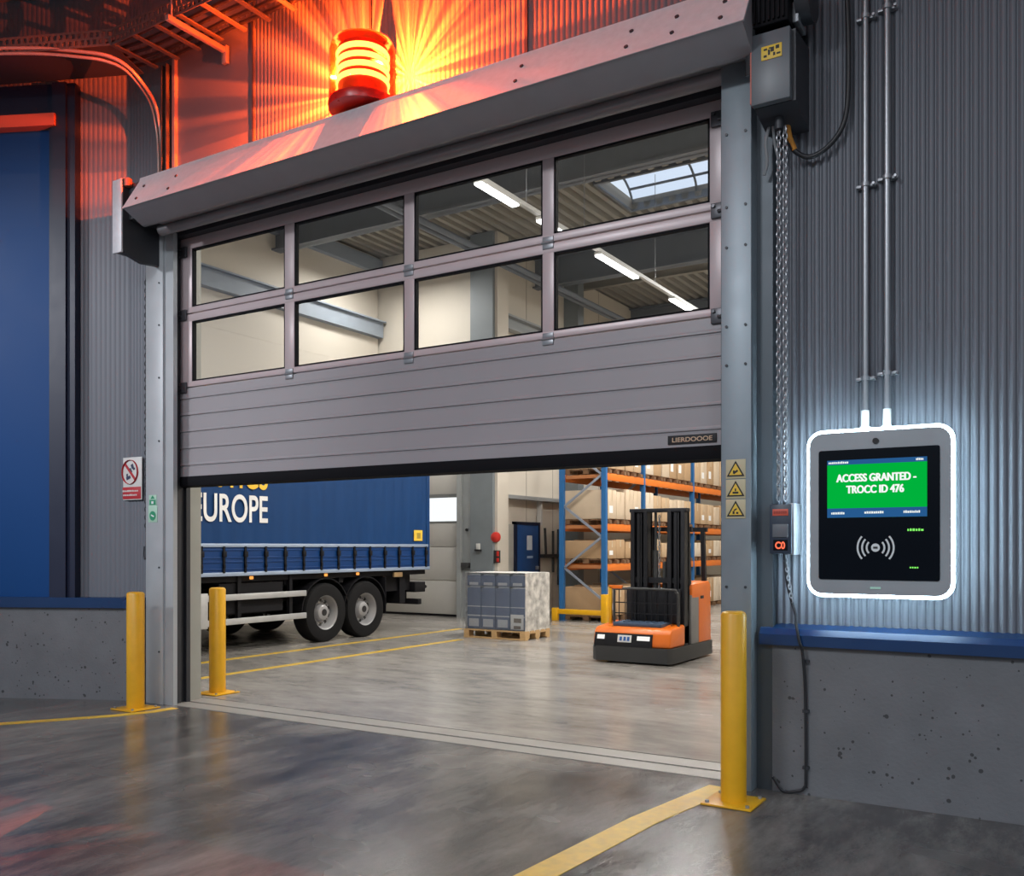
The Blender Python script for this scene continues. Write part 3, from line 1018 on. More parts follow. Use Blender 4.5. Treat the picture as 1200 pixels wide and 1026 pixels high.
line([(5.33, -.20), (5.20, -1.1), (5.13, -2.12), (5.05, -3.4)], .165, 'wide yellow line running from the right bollard across the dark yard floor', 'yellow floor lines')
line([(.07, -.12), (.06, -.36), (-.06, -.66), (-.55, -1.41), (-2.2, -3.2)], .10, 'yellow line bending round the left bollard to the left edge', 'yellow floor lines')
line([(-2.42, .6), (-2.42, 8.1)], .11, 'yellow hall line nearest the trailer wheels', 'yellow floor lines')
line([(-1.30, .6), (-1.30, 6.5)], .11, 'yellow hall line from the inner bollard to the wrapped pallet', 'yellow floor lines')

# ------------------------------------------------------------------ the hall shell
HZ = 8.0
b = MB().box(-6.5, -6.3, .3, 10.4, 0, HZ)
for z in (1.4, 2.8, 4.2, 5.5):
    b.box(-6.302, -6.297, .3, 10.3, z, z + .012)
struct(b.build('wall_hall_left', beige_m))
b = MB().box(-6.5, -3.3, 10.45, 10.6, 0, HZ)
struct(b.build('wall_hall_back', beige_m))
b = MB().box(-3.5, -3.3, 10.45, 26, 0, HZ)
struct(b.build('wall_hall_side', beige_m), 'beige wall with blue door behind the pallet')
struct(MB().box(-3.5, 8.2, 26, 26.2, 0, HZ).build('wall_hall_far', beige_m))
struct(MB().box(8.0, 8.2, .4, 26, 0, HZ).build('wall_hall_right', beige_m))
b = MB()
for x in (11.9, 13.1, 15.5):
    b.box(-3.302, -3.296, x, x + .014, 0, HZ)
struct(b.build('trim_panel_joints', mat('joint_beige_dark', (.30, .27, .23), rough=.6)))
# roof deck with the rooflight opening
SX0, SX1, SY0, SY1 = -.17, 5.2, 9.14, 10.65


def deck(b, x0, x1, y0, y1):
    n = max(1, int((x1 - x0) / .25))
    s = (x1 - x0) / n
    pts = []
    for i in range(n):
        a = x0 + i * s
        pts += [(a, HZ), (a + s * .40, HZ), (a + s * .5, HZ + .11), (a + s * .9, HZ + .11)]
    pts += [(x1, HZ), (x1, HZ + .2), (x0, HZ + .2)]
    b.prism(pts, 'y', y0, y1)


b = MB()
deck(b, -6.5, SX0, .2, 26.2)
deck(b, SX1, 8.2, .2, 26.2)
deck(b, SX0, SX1, .2, SY0)
deck(b, SX0, SX1, SY1, 26.2)
struct(b.build('ceiling_hall', deck_m, smooth=0), 'ribbed roof deck of the hall')
b = MB()
for y in (3.0, 7.3, 12.3, 17.5, 22.5):
    b.box(-6.3, 8.0, y - .12, y + .12, 7.30, 7.335).box(-6.3, 8.0, y - .12, y + .12, 7.94, 7.975).box(-6.3, 8.0, y - .012, y + .012, 7.3, 7.97)
struct(b.build('ceiling_beams', beam_m, smooth=0), 'blue-grey steel girders under the roof deck')
b = MB()
for y in (5.2, 8.4, 11.4, 14.5):
    b.box(-3.3, 8.0, y - .06, y + .06, 7.78, 7.80).box(-3.3, 8.0, y - .01, y + .01, 7.78, 7.99)
struct(b.build('ceiling_purlins', deck_m, smooth=0))
wn = thing('window_1', ((SX0 + SX1) / 2, (SY0 + SY1) / 2, HZ), 'barrel rooflight in the roof deck', None, None, 'structure')
b = MB().box(SX0 - .06, SX1, SY0 - .06, SY0, HZ - .03, HZ + .12).box(SX0 - .06, SX1, SY1, SY1 + .06, HZ - .03, HZ + .12).box(SX0 - .06, SX0, SY0, SY1, HZ - .03, HZ + .12)
b.build('window_frame', beam_m, wn, smooth=0)
cy, hw = (SY0 + SY1) / 2, (SY1 - SY0) / 2
arc = [(cy - hw * math.cos(t), HZ + .10 + .42 * math.sin(t)) for t in [PI * k / 10 for k in range(11)]]
b = MB()
for x in (SX0, SX0 + 1.3, SX0 + 2.6, SX0 + 3.9):
    b.tube([(x, p, q) for p, q in arc], .022, 6)
for k in (2, 4, 6, 8):
    b.box(SX0, SX1, arc[k][0] - .02, arc[k][0] + .02, arc[k][1] - .025, arc[k][1] + .01)
b.build('glazing_bar', beam_m, wn, smooth=0)
b = MB()
for k in range(10):
    q = [(SX0, *arc[k]), (SX1, *arc[k]), (SX1, *arc[k + 1]), (SX0, *arc[k + 1])]
    b.bm.faces.new([b.bm.verts.new(v) for v in q])
b.build('window_pane', skyglass_m, wn)

# wall beams, column and ledges
b = MB().box(-6.3, -6.14, .3, 10.4, 6.18, 6.52).box(-6.3, -6.16, .3, 10.4, 7.62, 7.92)
b.box(-6.3, -6.05, .3, 10.4, 6.50, 6.53)
struct(b.build('trim_wall_beam_left', mat('beam_pale_blue', (.27, .31, .36), rough=.5), smooth=0))
b = MB().box(-3.3, -3.1, 10.75, 26, 6.12, 6.16).box(-3.3, -3.12, 10.75, 26, 6.40, 6.44).box(-3.3, -3.25, 10.75, 26, 6.12, 6.44)
b.box(-3.3, -3.1, 10.75, 26, 2.52, 2.60)
struct(b.build('trim_wall_beam_side', mat('beam_grey', (.33, .35, .36), rough=.5), smooth=0))
b = MB().box(-3.64, -3.06, 10.2, 10.225, 0, HZ).box(-3.64, -3.06, 10.66, 10.69, 0, HZ).box(-3.36, -3.33, 10.2, 10.69, 0, HZ)
b = MB().box(-3.66, -3.10, 10.22, 10.75, 0, HZ, .004)
struct(b.build('column_hall', colm_m, smooth=0), 'blue-grey steel column beside the rear shutter')
struct(MB().box(-3.10, -3.03, 10.30, 10.72, 0, HZ).build('trim_column_edge', beige_m))
b = MB().box(-4.02, -3.92, 10.24, 10.45, 0, 5.2).box(-3.92, -3.66, 10.32, 10.45, 0, 5.2)
struct(b.build('trim_shutter_post', mat('post_pale_grey', (.32, .34, .34), rough=.5)))
# rear sectional shutter
rd = tag(thing('door_2', (-5, 10.4, 0), 'pale sectional shutter at the back with one bright window row', None, None, 'structure'))
b = MB()
for z0, z1 in ((.05, .76), (.772, 1.485), (1.497, 2.0), (2.62, 3.1), (3.112, 3.8), (3.812, 4.5)):
    b.box(-6.2, -4.02, 10.36, 10.42, z0, z1, .004)
b.build('shutter_panel', beige2_m, rd)
b = MB().box(-6.2, -4.02, 10.355, 10.42, 2.0, 2.04).box(-6.2, -4.02, 10.355, 10.42, 2.545, 2.62).box(-6.2, -5.95, 10.36, 10.42, 2.04, 2.55).box(-4.07, -4.02, 10.36, 10.42, 2.04, 2.55)
b.build('window_rail', mat('rail_dark_grey', (.16, .17, .17), rough=.5), rd)
MB().box(-5.95, -4.07, 10.385, 10.40, 2.04, 2.55).build('window_pane', glow('daylit_shutter_window', (.86, .90, .92), 1.15), rd)
b = MB().box(-6.2, -4.02, 10.36, 10.42, .0, .05)
b.build('bottom_seal', black_m, rd)

# blue steel door on the side wall
bd = tag(thing('door_3', (-3.25, 11.8, 0), 'blue steel door with white notice behind the wrapped pallet', None, None, 'structure'))
MB().box(-3.295, -3.22, 11.36, 12.30, 0, 1.98, .004).build('door_leaf', bluepaint_m, bd)
b = MB().box(-3.30, -3.20, 11.30, 11.36, 0, 2.04).box(-3.30, -3.20, 12.30, 12.36, 0, 2.04).box(-3.30, -3.20, 11.30, 12.36, 1.98, 2.04)
b.build('door_frame', navy_m, bd)
b = MB().box(-3.222, -3.214, 11.80, 12.02, 1.42, 1.74)
b.build('notice', mat('notice_white', (.62, .68, .74), rough=.5), bd)
b = MB().box(-3.222, -3.214, 11.80, 12.05, 1.24, 1.29)
b.build('lower_notice', mat('notice_pale', (.35, .45, .6), rough=.5), bd)
MB().box(-3.22, -3.15, 12.16, 12.22, .98, 1.06, .01).build('door_handle', zinc_m, bd)
struct(MB().box(-3.30, -3.26, 10.98, 11.30, 0, 1.98).build('trim_door_side_panel', mat('side_panel_grey', (.40, .39, .35), rough=.6)))
b = MB().box(-3.29, -3.19, 12.36, 12.44, 1.98, 2.52)
tag(b.build('wall_conduit', offwhite_m), 'short pale conduit over the corner of the blue hall door', 'conduit')
fb = thing('fire_bell', (-3.03, 10.5, 1.60), 'round red fire bell on the edge of the hall column', 'fire bell')
MB().lathe([(0, -.11), (.03, -.11), (.10, -.07), (.11, -.02), (.11, 0), (0, 0)], (-3.06, 10.295, 1.69), 'y', 24).build('gong', firered_m, fb)
MB().box(-3.12, -3.0, 10.28, 10.3, 1.63, 1.75).build('back_plate', firered_m, fb)
fc = thing('call_point', (-3.06, 10.3, 1.2), 'small red and black call point under the fire bell', 'call point')
MB().box(-3.10, -2.96, 10.25, 10.30, 1.16, 1.42, .004).build('housing', mat('call_black', (.03, .03, .03), rough=.5), fc)
MB().box(-3.02, -2.965, 10.235, 10.25, 1.30, 1.40, .004).box(-3.02, -2.965, 10.235, 10.25, 1.18, 1.26, .004).build('red_button', firered_m, fc)
sb = thing('switch_box', (-3.4, 10.2, 1.42), 'small pale switch box on the face of the hall column', 'switch')
MB().box(-3.47, -3.40, 10.15, 10.22, 1.44, 1.56, .005).build('housing', offwhite_m, sb)
MB().box(-3.50, -3.37, 10.13, 10.22, 1.40, 1.44, .004).build('black_foot', ink_m, sb)
db = thing('lock_box', (-3.8, 10.3, 1.0), 'small dark lock box on the pale post beside the rear shutter', 'lock')
MB().box(-3.90, -3.72, 10.22, 10.32, 1.05, 1.16, .005).build('housing', fork_gr, db)
MB().cyl((-3.80, 10.32, 1.85), (-3.80, 10.28, 1.85), .03, 12).build('key_switch', ink_m, db)
# pipe rail with hanging tools right of the blue door
pr = thing('tool_rail', (-3.25, 13.0, 1.3), 'dark wall rail with upright bars beside the blue hall door', 'tool rail')
MB().box(-3.29, -3.20, 12.5, 13.6, 1.24, 1.32).build('rail', fork_gr, pr)
for y, z0, z1, tilt in ((12.62, 1.3, 1.92, .05), (13.0, .9, 1.86, 0), (13.25, .6, 1.9, 0)):
    MB().bar((-3.23, y, z1), (-3.23, y + tilt, z0), .04, .05).build('upright_bar', fork_gr, pr)
struct(MB().box(-3.30, -2.92, 13.65, 13.95, 0, HZ).build('column_hall_far', colm_m))

# trunking and strip lights
LX, LZ = .875, 6.0
tk = thing('light_trunking', (LX, 8, LZ + .06), 'long pale light trunking hung from the hall roof', 'trunking')
MB().box(LX - .03, LX + .03, 1.5, 15.5, LZ + .045, LZ + .10).build('rail', offwhite_m, tk)
for y in (2.4, 4.9, 6.6, 9.3, 12.8):
    MB().cyl((LX, y, LZ + .1), (LX, y, HZ), .005, 6).build('hanger_wire', zinc_m, tk)
names = ['first strip light from the door on the trunking', 'second strip light on the trunking, mostly behind a mullion', 'third strip light on the trunking, in the lower window row', 'fourth strip light on the trunking, farthest lit one']
proto = None
for i, (y0, y1) in enumerate(((3.72, 4.63), (5.25, 5.94), (7.05, 8.49), (10.05, 11.53))):
    t = thing('strip_light', (LX, y0, LZ), names[i], 'strip light', 'strip lights on the trunking')
    MB().box(LX - .06, LX + .06, y0, y1, LZ, LZ + .045, .004).build('housing', offwhite_m, t)
    MB().box(LX - .052, LX + .052, y0 + .01, y1 - .01, LZ - .025, LZ, .004).build('diffuser', strip_m, t)
b = MB()
for x, z in ((-2.6, 7.1), (-2.35, 7.05)):
    b.cyl((x, .4, z), (x, 25.9, z), .055, 12)
struct(b.build('ceiling_pipes', beam_m))

# ------------------------------------------------------------------ trailer
TR = -2.87
tr = thing('truck_trailer', (-4.1, 5.0, 0), 'blue curtain-side trailer parked along the hall wall', 'trailer')
yF, yR = .9, 7.74
# curtain with soft vertical waves
b = MB()
n = 90
pts = []
for i in range(n + 1):
    y = yF + (yR - .10 - yF) * i / n
    pts.append((TR - .004 + .006 * math.sin(i * 1.9) + .003 * math.sin(i * .7), y))
pts += [(TR - .06, yR - .10), (TR - .06, yF)]
b.prism(pts, 'z', 1.53, 3.62)
cur = b.build('curtain', trucblue_m, tr)
b = MB().box(-5.38, TR - .06, yF, yR - .02, 1.10, 3.64)
b.build('cargo_body', trucboard_m, tr)
b = MB().box(TR - .09, TR + .012, yR - .10, yR, 1.08, 3.66, .006).box(-5.40, TR, yR - .04, yR, 3.55, 3.66)
b.build('rear_frame', trucblue_m, tr)
b = MB().box(TR - .10, TR + .012, yF, yR, 3.60, 3.68, .004)
b.build('top_rail', mat('trailer_bronze_rail', (.22, .15, .12), rough=.5), tr)
b = MB().box(TR - .05, TR + .016, yF, yR - .05, 1.49, 1.54, .004)
b.build('curtain_rail', trucrail_m, tr)
b = MB()
b.box(TR - .05, TR - .002, yF, yR - .05, 1.14, 1.49)
for z in (1.17, 1.27, 1.33, 1.44):
    b.box(TR - .01, TR + .006, yF, yR - .05, z, z + .022, .003)
b.build('side_board', trucboard_m, tr)
b = MB().box(TR - .05, TR + .014, yF, yR, 1.085, 1.14, .004)
b.build('lower_rail', trucrail_m, tr)
y = 2.62
while y < yR - .1:
    b = MB().box(TR + .004, TR + .024, y - .018, y + .018, 1.13, 1.50).box(TR + .006, TR + .040, y - .032, y + .032, 1.35, 1.43, .004).box(TR + .006, TR + .034, y - .018, y + .018, 1.20, 1.25, .004)
    b.build('strap_buckle', chassis_m, tr)
    y += .385
b = MB().text('EUROPE', .54, (TR + .010, 3.82, 1.85), (0, 1, 0), (0, 0, 1), .003, align='RIGHT', width=1.34, bold=.008)
b.build('white_lettering', white_m, cur)
b = MB().text('LOGISTICS', .54, (TR + .010, 3.82, 2.33), (0, 1, 0), (0, 0, 1), .003, align='RIGHT', width=1.85, bold=.009)
b.build('yellow_lettering', letteryel_m, cur)
b = MB().box(TR + .004, TR + .012, 7.28, 7.52, 1.60, 1.79)
hz = b.build('yellow_placard', warnyel_m, cur)
MB().box(TR + .012, TR + .014, 7.36, 7.46, 1.64, 1.74).build('placard_mark', mat('placard_olive', (.35, .24, .03), rough=.5), hz)
b = MB().box(-3.75, -3.6, yF, yR - .2, .78, 1.08).box(-4.7, -4.55, yF, yR - .2, .78, 1.08).box(-5.35, TR - .06, yF, yR - .05, 1.0, 1.1)
for y in (1.8, 3.2, 4.3, 5.5, 6.6):
    b.box(-5.3, TR - .1, y - .05, y + .05, .92, 1.05)
b.box(-3.6, -3.05, 6.55, 7.4, .72, 1.05).box(-5.2, -3.0, 7.05, 7.2, .5, .95)
b.build('chassis', chassis_m, tr, smooth=0)
b = MB().box(-3.15, -2.95, 3.0, 4.2, .55, .98).box(-5.0, -3.3, 2.9, 4.2, .5, .9)
b.build('tool_chest', chassis_m, tr)
for z0, z1 in ((.745, .83), (.405, .49)):
    MB().box(TR - .04, TR, 2.72, 4.62, z0, z1, .006).build('side_guard_rail', alu_m, tr)
MB().box(TR - .035, TR + .004, 2.60, 2.74, .38, .86, .006).build('guard_end_plate', alu_m, tr)
for y in (3.3, 4.3):
    MB().box(TR - .10, TR - .04, y, y + .06, .40, 1.08).build('guard_post', chassis_m, tr)
for y in (3.52, 5.05, 5.80):
    MB().box(TR - .02, TR + .006, y - .03, y + .03, 1.03, 1.075, .008).build('marker_lamp', amber_m, tr)


def wheel(x, y, side, name='wheel'):
    r = .462
    s = side
    w = tyre = MB().lathe([(.27, 0), (.30, .0 * s), (.40, .012 * s), (.445, .0), (r, -.03 * s), (r, -.13 * s), (r, -.25 * s), (.44, -.285 * s), (.30, -.29 * s), (.27, -.29 * s)], (x, y, r), 'x', 40)
    wh = tyre.build(name, tyre_m, tr)
    b = MB().lathe([(.285, -.005 * s), (.275, -.012 * s), (.255, -.02 * s), (.24, -.06 * s), (.215, -.135 * s), (.14, -.14 * s), (.13, -.10 * s), (.115, -.055 * s), (.095, -.045 * s), (.06, -.04 * s), (0, -.04 * s)], (x, y, r), 'x', 36)
    for k in range(10):
        t = 2 * PI * k / 10
        cyc = (x - .14 * s, y + .18 * math.cos(t), r + .18 * math.sin(t))
        b.cyl(cyc, (cyc[0] + .035 * s, cyc[1], cyc[2]), .017, 6)
    b.build('rim', mat('wheel_rim_grey', (.33, .33, .34), rough=.4, metal=.3), wh)
    b = MB()
    for k in range(10):
        t = 2 * PI * (k + .5) / 10
        b.cyl((x - .128 * s, y + .195 * math.cos(t), r + .195 * math.sin(t)), (x - .142 * s, y + .195 * math.cos(t), r + .195 * math.sin(t)), .03, 10)
    b.cyl((x - .042 * s, y, r), (x - .036 * s, y, r), .055, 16)
    b.build('hub_grille', ink_m, wh)


for y in (5.07, 6.02):
    wheel(TR - .02, y, 1)
    wheel(-5.36, y, -1)
    arcp = [(TR - .16, y + .53 * math.cos(t), .47 + .53 * math.sin(t)) for t in [(.08 + (PI - .16) * k / 16) for k in range(17)]]
    b = MB()
    for i in range(16):
        (xa, ya, za), (xb, yb, zb) = arcp[i], arcp[i + 1]
        b.bar((xa, ya, za), (xb, yb, zb), .28, .016)
    b.build('mudguard', chassis_m, tr)
b = MB().cyl((-5.3, 5.07, .462), (-2.95, 5.07, .462), .07, 12).cyl((-5.3, 6.02, .462), (-2.95, 6.02, .462), .07, 12)
b.build('axle', chassis_m, tr)
MB().box(TR - .30, TR - .02, 6.52, 6.545, .36, .98, .004).build('mud_flap', black_m, tr)
b = MB().box(-5.2, TR - .04, 7.46, 7.56, .46, .56, .006).box(-5.0, -4.9, 7.3, 7.5, .5, 1.0).box(-3.3, -3.2, 7.3, 7.5, .5, 1.0)
b.build('rear_bumper', chassis_m, tr)
b = MB().box(-3.3, TR - .06, 7.40, 7.70, .68, .86, .006).cyl((-3.0, 7.68, .77), (-3.0, 7.80, .77), .03, 10)
b.build('rear_lamp_carrier', chassis_m, tr)
MB().box(TR - .05, TR - .01, 6.75, 6.98, .97, 1.05, .006).build('air_coupling', mat('brass_fitting', (.42, .28, .14), rough=.4, metal=.5), tr)

# ------------------------------------------------------------------ wrapped pallet


def pallet(name, x0, x1, y0, y1, z, lab, grp, along='x', detail=True):
    t = thing(name, ((x0 + x1) / 2, (y0 + y1) / 2, z), lab, 'pallet', grp)
    n = 5
    w = (y1 - y0) / n * .8
    for k in range(n):
        yy = y0 + (y1 - y0 - w) * k / (n - 1)
        MB().box(x0, x1, yy, yy + w, z + .122, z + .144).build('deck_board', wood_m, t, smooth=0)
    for x in (x0, (x0 + x1) / 2 - .05, x1 - .1):
        MB().box(x, x + .1, y0, y1, z + .10, z + .122).build('stringer', wood_m, t, smooth=0)
        for y in (y0, (y0 + y1) / 2 - .07, y1 - .14):
            MB().box(x, x + .1, y, y + .14, z + .022, z + .10).build('block', wood_m, t, smooth=0)
    for y in (y0, (y0 + y1) / 2 - .05, y1 - .1):
        MB().box(x0, x1, y, y + .1, z, z + .022).build('bottom_board', wood_m, t, smooth=0)
    return t


pallet('wooden_pallet', -1.47, -.29, 6.82, 7.62, .002, 'wooden pallet on the floor under the wrapped blue canisters', None)
PX, PY, PZ = -1.44, 6.86, .148


def canister(x0, x1, y0, y1, z0, z1, lab, label_side):
    t = thing('canister', ((x0 + x1) / 2, (y0 + y1) / 2, z0), lab, 'canister', 'canisters on the wrapped pallet')
    MB().box(x0, x1, y0, y1, z0, z1 - .025, .016).build('body', can_m, t)
    MB().box(x0 + .03, x1 - .03, y0 + .03, y1 - .03, z1 - .026, z1, .004).build('lid', canlid_m, t)
    if label_side:
        h = z1 - z0
        if h > .4:
            b = MB().box(x0 + .04, x1 - .04, y0 - .004, y0 + .004, z0 + h * .06, z0 + h * .24).box(x0 + .008, x1 - .008, y0 - .005, y0 + .003, z0 + h * .30, z0 + h * .33).box(x0 + .008, x1 - .008, y0 - .005, y0 + .003, z0 + h * .52, z0 + h * .54)
        else:
            b = MB().box(x0 + .05, x1 - .05, y0 - .004, y0 + .004, z0 + .015, z0 + .06)
        b.build('label_strip', mat('canister_strip', (.42, .44, .47), rough=.5), t)


cw = 1.12 / 4
order = ['leftmost', 'second from left', 'third from left', 'rightmost']
for r_ in range(3):
    for c in range(4):
        if r_ and c < 3:
            continue
        x0 = PX + c * cw
        y0 = PY + r_ * .25
        for z0, z1, tier in ((PZ, PZ + .70, 'lower'), (PZ + .705, PZ + .905, 'upper')):
            if r_ == 0:
                lab = order[c] + ' slate blue canister in the ' + tier + ' front row of wrapped pallet'
            else:
                lab = ('middle' if r_ == 1 else 'rear') + ' ' + tier + ' canister on the right side of the wrapped pallet'
            canister(x0 + .004, x0 + cw - .004, y0 + .004, y0 + .246, z0, z1, lab, r_ == 0)
b = MB().box(PX + .86, PX + 1.10, PY - .012, PY - .005, PZ + .02, PZ + .26)
lp = tag(b.build('paper_notice', offwhite_m), 'cream paper notice stuck low on the wrapped canisters', 'notice')
MB().box(PX + .92, PX + 1.05, PY - .014, PY - .012, PZ + .03, PZ + .08).box(PX + .92, PX + 1.06, PY - .014, PY - .012, PZ + .13, PZ + .20).build('notice_print', mat('notice_brown', (.16, .13, .10), rough=.6), lp)
sf = thing('stretch_film', (PX + .56, PY + .4, PZ), 'stretch film wrapped round the pallet of canisters', 'film')


def crumpled(b, origin, U, V, nu, nv, amp):
    O, U, V = Vector(origin), Vector(U), Vector(V)
    nn = U.cross(V).normalized()
    g = [[b.bm.verts.new(O + U * i / nu + V * j / nv + nn * (random.uniform(-amp, amp) if 0 < i < nu and 0 < j < nv else 0)) for j in range(nv + 1)] for i in range(nu + 1)]
    for i in range(nu):
        for j in range(nv):
            b.bm.faces.new((g[i][j], g[i + 1][j], g[i + 1][j + 1], g[i][j + 1]))


b = MB()
crumpled(b, (PX - .012, PY - .022, PZ - .03), (1.144, 0, 0), (0, 0, .95), 14, 12, .003)
b.build('front_film', film_m, sf)
b = MB()
crumpled(b, (PX + 1.14, PY - .02, PZ - .03), (0, .79, 0), (0, 0, .955), 14, 16, .008)
crumpled(b, (PX - .014, PY + .77, PZ - .03), (1.154, 0, 0), (0, 0, .955), 14, 16, .006)
crumpled(b, (PX - .014, PY - .02, PZ - .03), (0, .79, 0), (0, 0, .955), 10, 12, .004)
b.build('side_film', filmmilk_m, sf)
b = MB()
crumpled(b, (PX - .014, PY - .022, PZ + .925), (1.154, 0, 0), (0, .795, 0), 14, 10, .006)
b.build('top_sheet', mat('film_top_white', (.62, .62, .60), rough=.35), sf)

# ------------------------------------------------------------------ orange pallet truck
FX0, FX1, FY0, FY1 = 1.78, 2.88, 5.08, 6.60
fk = thing('forklift', (2.33, 5.8, 0), 'orange and black electric forklift with tall mast in the hall', 'forklift')
b = MB().prism([(FX0 - .02 + .08, FY0 - .03), (FX1 - .05, FY0 - .03), (FX1 + .005, FY0 + .05), (FX1 + .005, FY1 - .06), (FX1 - .06, FY1), (FX0 + .06, FY1), (FX0, FY1 - .06), (FX0 - .02, FY0 + .05)], 'z', .025, .215)
b.build('chassis_skirt', fork_gr, fk)
b = MB().prism([(5.075, .215), (5.065, .26), (5.10, .40), (5.15, .455), (5.70, .50), (5.72, .48), (5.72, .215)], 'x', FX0 + .01, FX1 - .02)
bmesh.ops.bevel(b.bm, geom=b.bm.edges[:], offset=.03, segments=3, affect='EDGES', profile=.5)
hood = b.build('hood', fork_or, fk, smooth=50)
b = MB().prism([(5.055, .20), (5.045, .25), (5.083, .385), (5.12, .38), (5.12, .20)], 'x', FX0 + .035, FX1 - .26)
b.build('fascia', fork_dk, fk)
for x0, x1 in ((FX0 + .06, FX0 + .20), (FX1 - .48, FX1 - .27)):
    MB().prism([(5.055, .305), (5.044, .305), (5.058, .358), (5.07, .358)], 'x', x0 + .02, x1 - .02).build('headlamp', lampw_m, fk)
bdg = MB().prism([(5.05, .275), (5.040, .275), (5.060, .365), (5.07, .365)], 'x', 2.15, 2.34).build('badge', white_m, fk)
b = MB()
for x in (2.18, 2.235, 2.285):
    b.prism([(5.045, .295), (5.037, .295), (5.052, .345), (5.06, .345)], 'x', x, x + .032)
b.build('badge_mark', bluetext_m, bdg)
b = MB().box(2.0, 2.68, 5.22, 5.62, .46, .515, .012)
for k in range(6):
    b.box(2.04 + k * .105, 2.10 + k * .105, 5.25, 5.58, .512, .522)
b.build('step_mat', forktray_m, fk)
# guard hoop over the hood
pts = [(1.93, 5.42, .40), (1.93, 5.42, .90), (1.98, 5.42, .94), (2.72, 5.42, .94), (2.80, 5.42, .91), (2.83, 5.42, .84), (2.83, 5.42, .42)]
b = MB().tube([Vector(p) for p in smooth_path(pts, 5)], .018, 10)
b.build('guard_hoop', fork_gr, fk)
b = MB()
for z in (.62, .76):
    b.bar((1.94, 5.42, z), (2.82, 5.42, z), .012, .014)
for k in range(9):
    x = 2.0 + k * .092
    b.bar((x, 5.42, .42), (x, 5.42, .93), .010, .010)
b.build('guard_mesh', fork_dk, fk)
b = MB().box(1.855, 1.895, 5.40, 5.44, .40, .97, .006)
b.build('yellow_upright', yellow_m, fk)
b = MB().box(1.86, 2.05, 5.40, 5.44, .94, .985, .006)
b.build('orange_crossbar', fork_or, fk)
# mast
b = MB()
for x0, x1 in ((2.10, 2.34), (2.62, 2.86)):
    b.box(x0, x0 + .055, 5.56, 5.74, .2, 1.97, .004).box(x1 - .055, x1, 5.56, 5.74, .2, 1.97, .004).box(x0, x1, 5.68, 5.72, .2, 1.97)
    b.box(x0 + .085, x0 + .125, 5.58, 5.72, .2, 1.94).box(x1 - .105, x1 - .085, 5.58, 5.7, .2, 1.94)
b.build('mast_rail', fork_dk, fk, smooth=0)
b = MB().box(2.08, 2.88, 5.57, 5.71, 1.95, 2.0, .006).box(2.1, 2.86, 5.6, 5.7, 1.02, 1.09).box(2.1, 2.86, 5.6, 5.7, .55, .65)
b.build('mast_crossbar', fork_dk, fk)
b = MB().cyl((2.42, 5.66, .3), (2.42, 5.66, 1.45), .035, 12).cyl((2.42, 5.66, 1.4), (2.42, 5.66, 1.95), .018, 10).cyl((2.54, 5.68, .3), (2.54, 5.68, 1.30), .03, 12)
b.build('lift_cylinder', fork_gr, fk)
b = MB()
chain(b, (2.48, 5.64, .7), (2.48, 5.64, 1.93), .05, .026, .006)
b.build('lift_chain', zinc_m, fk)
b = MB().box(2.15, 2.82, 5.52, 5.56, .50, .95, .004)
for k in range(5):
    b.box(2.18 + k * .145, 2.21 + k * .145, 5.50, 5.52, .5, .95)
b.build('carriage', fork_dk, fk)
b = MB().box(1.95, 2.84, 5.74, 6.1, .215, .95, .02)
b.build('battery_block', fork_dk, fk)
b = MB().box(2.80, 2.872, 5.78, 6.06, .215, .86, .01)
b.build('side_panel', mat('truck_mid_grey', (.17, .17, .175), rough=.4), fk)
b = MB().prism([(6.06, .215), (6.06, .82), (5.80, .82), (5.80, 1.0), (6.42, 1.03), (6.50, .99), (6.52, .215)], 'x', 2.30, 2.875)
bmesh.ops.bevel(b.bm, geom=b.bm.edges[:], offset=.012, segments=2, affect='EDGES', profile=.5)
b.build('rear_cover', fork_or, fk)
MB().box(2.872, 2.882, 6.10, 6.22, .80, .84, .004).build('latch', ink_m, fk)
for y in (5.82, 6.40):
    MB().bar((2.82, y, .98), (2.80, y, 1.74), .055, .055).build('cab_post', fork_dk, fk)
    MB().bar((2.30, y, .98), (2.32, y, 1.74), .055, .055).build('cab_post', fork_dk, fk)
b = MB().box(2.28, 2.86, 5.80, 5.86, 1.70, 1.76).box(2.28, 2.86, 6.38, 6.44, 1.70, 1.76)
b.build('cab_header', fork_dk, fk)
b = MB().box(2.45, 2.75, 5.95, 6.05, 1.0, 1.12, .02).cyl((2.6, 5.95, 1.1), (2.55, 5.85, 1.22), .02, 10)
b.lathe([(.09, -.012), (.105, 0), (.09, .012), (.09, -.012)], (2.55, 5.86, 1.22), 'y', 20)
b.build('steering_console', fork_dk, fk)
for x in (1.95, 2.72):
    for y in (5.3, 6.3):
        b = MB().cyl((x - .05, y, .075), (x + .05, y, .075), .075, 20)
        b.build('wheel', tyre_m, fk)

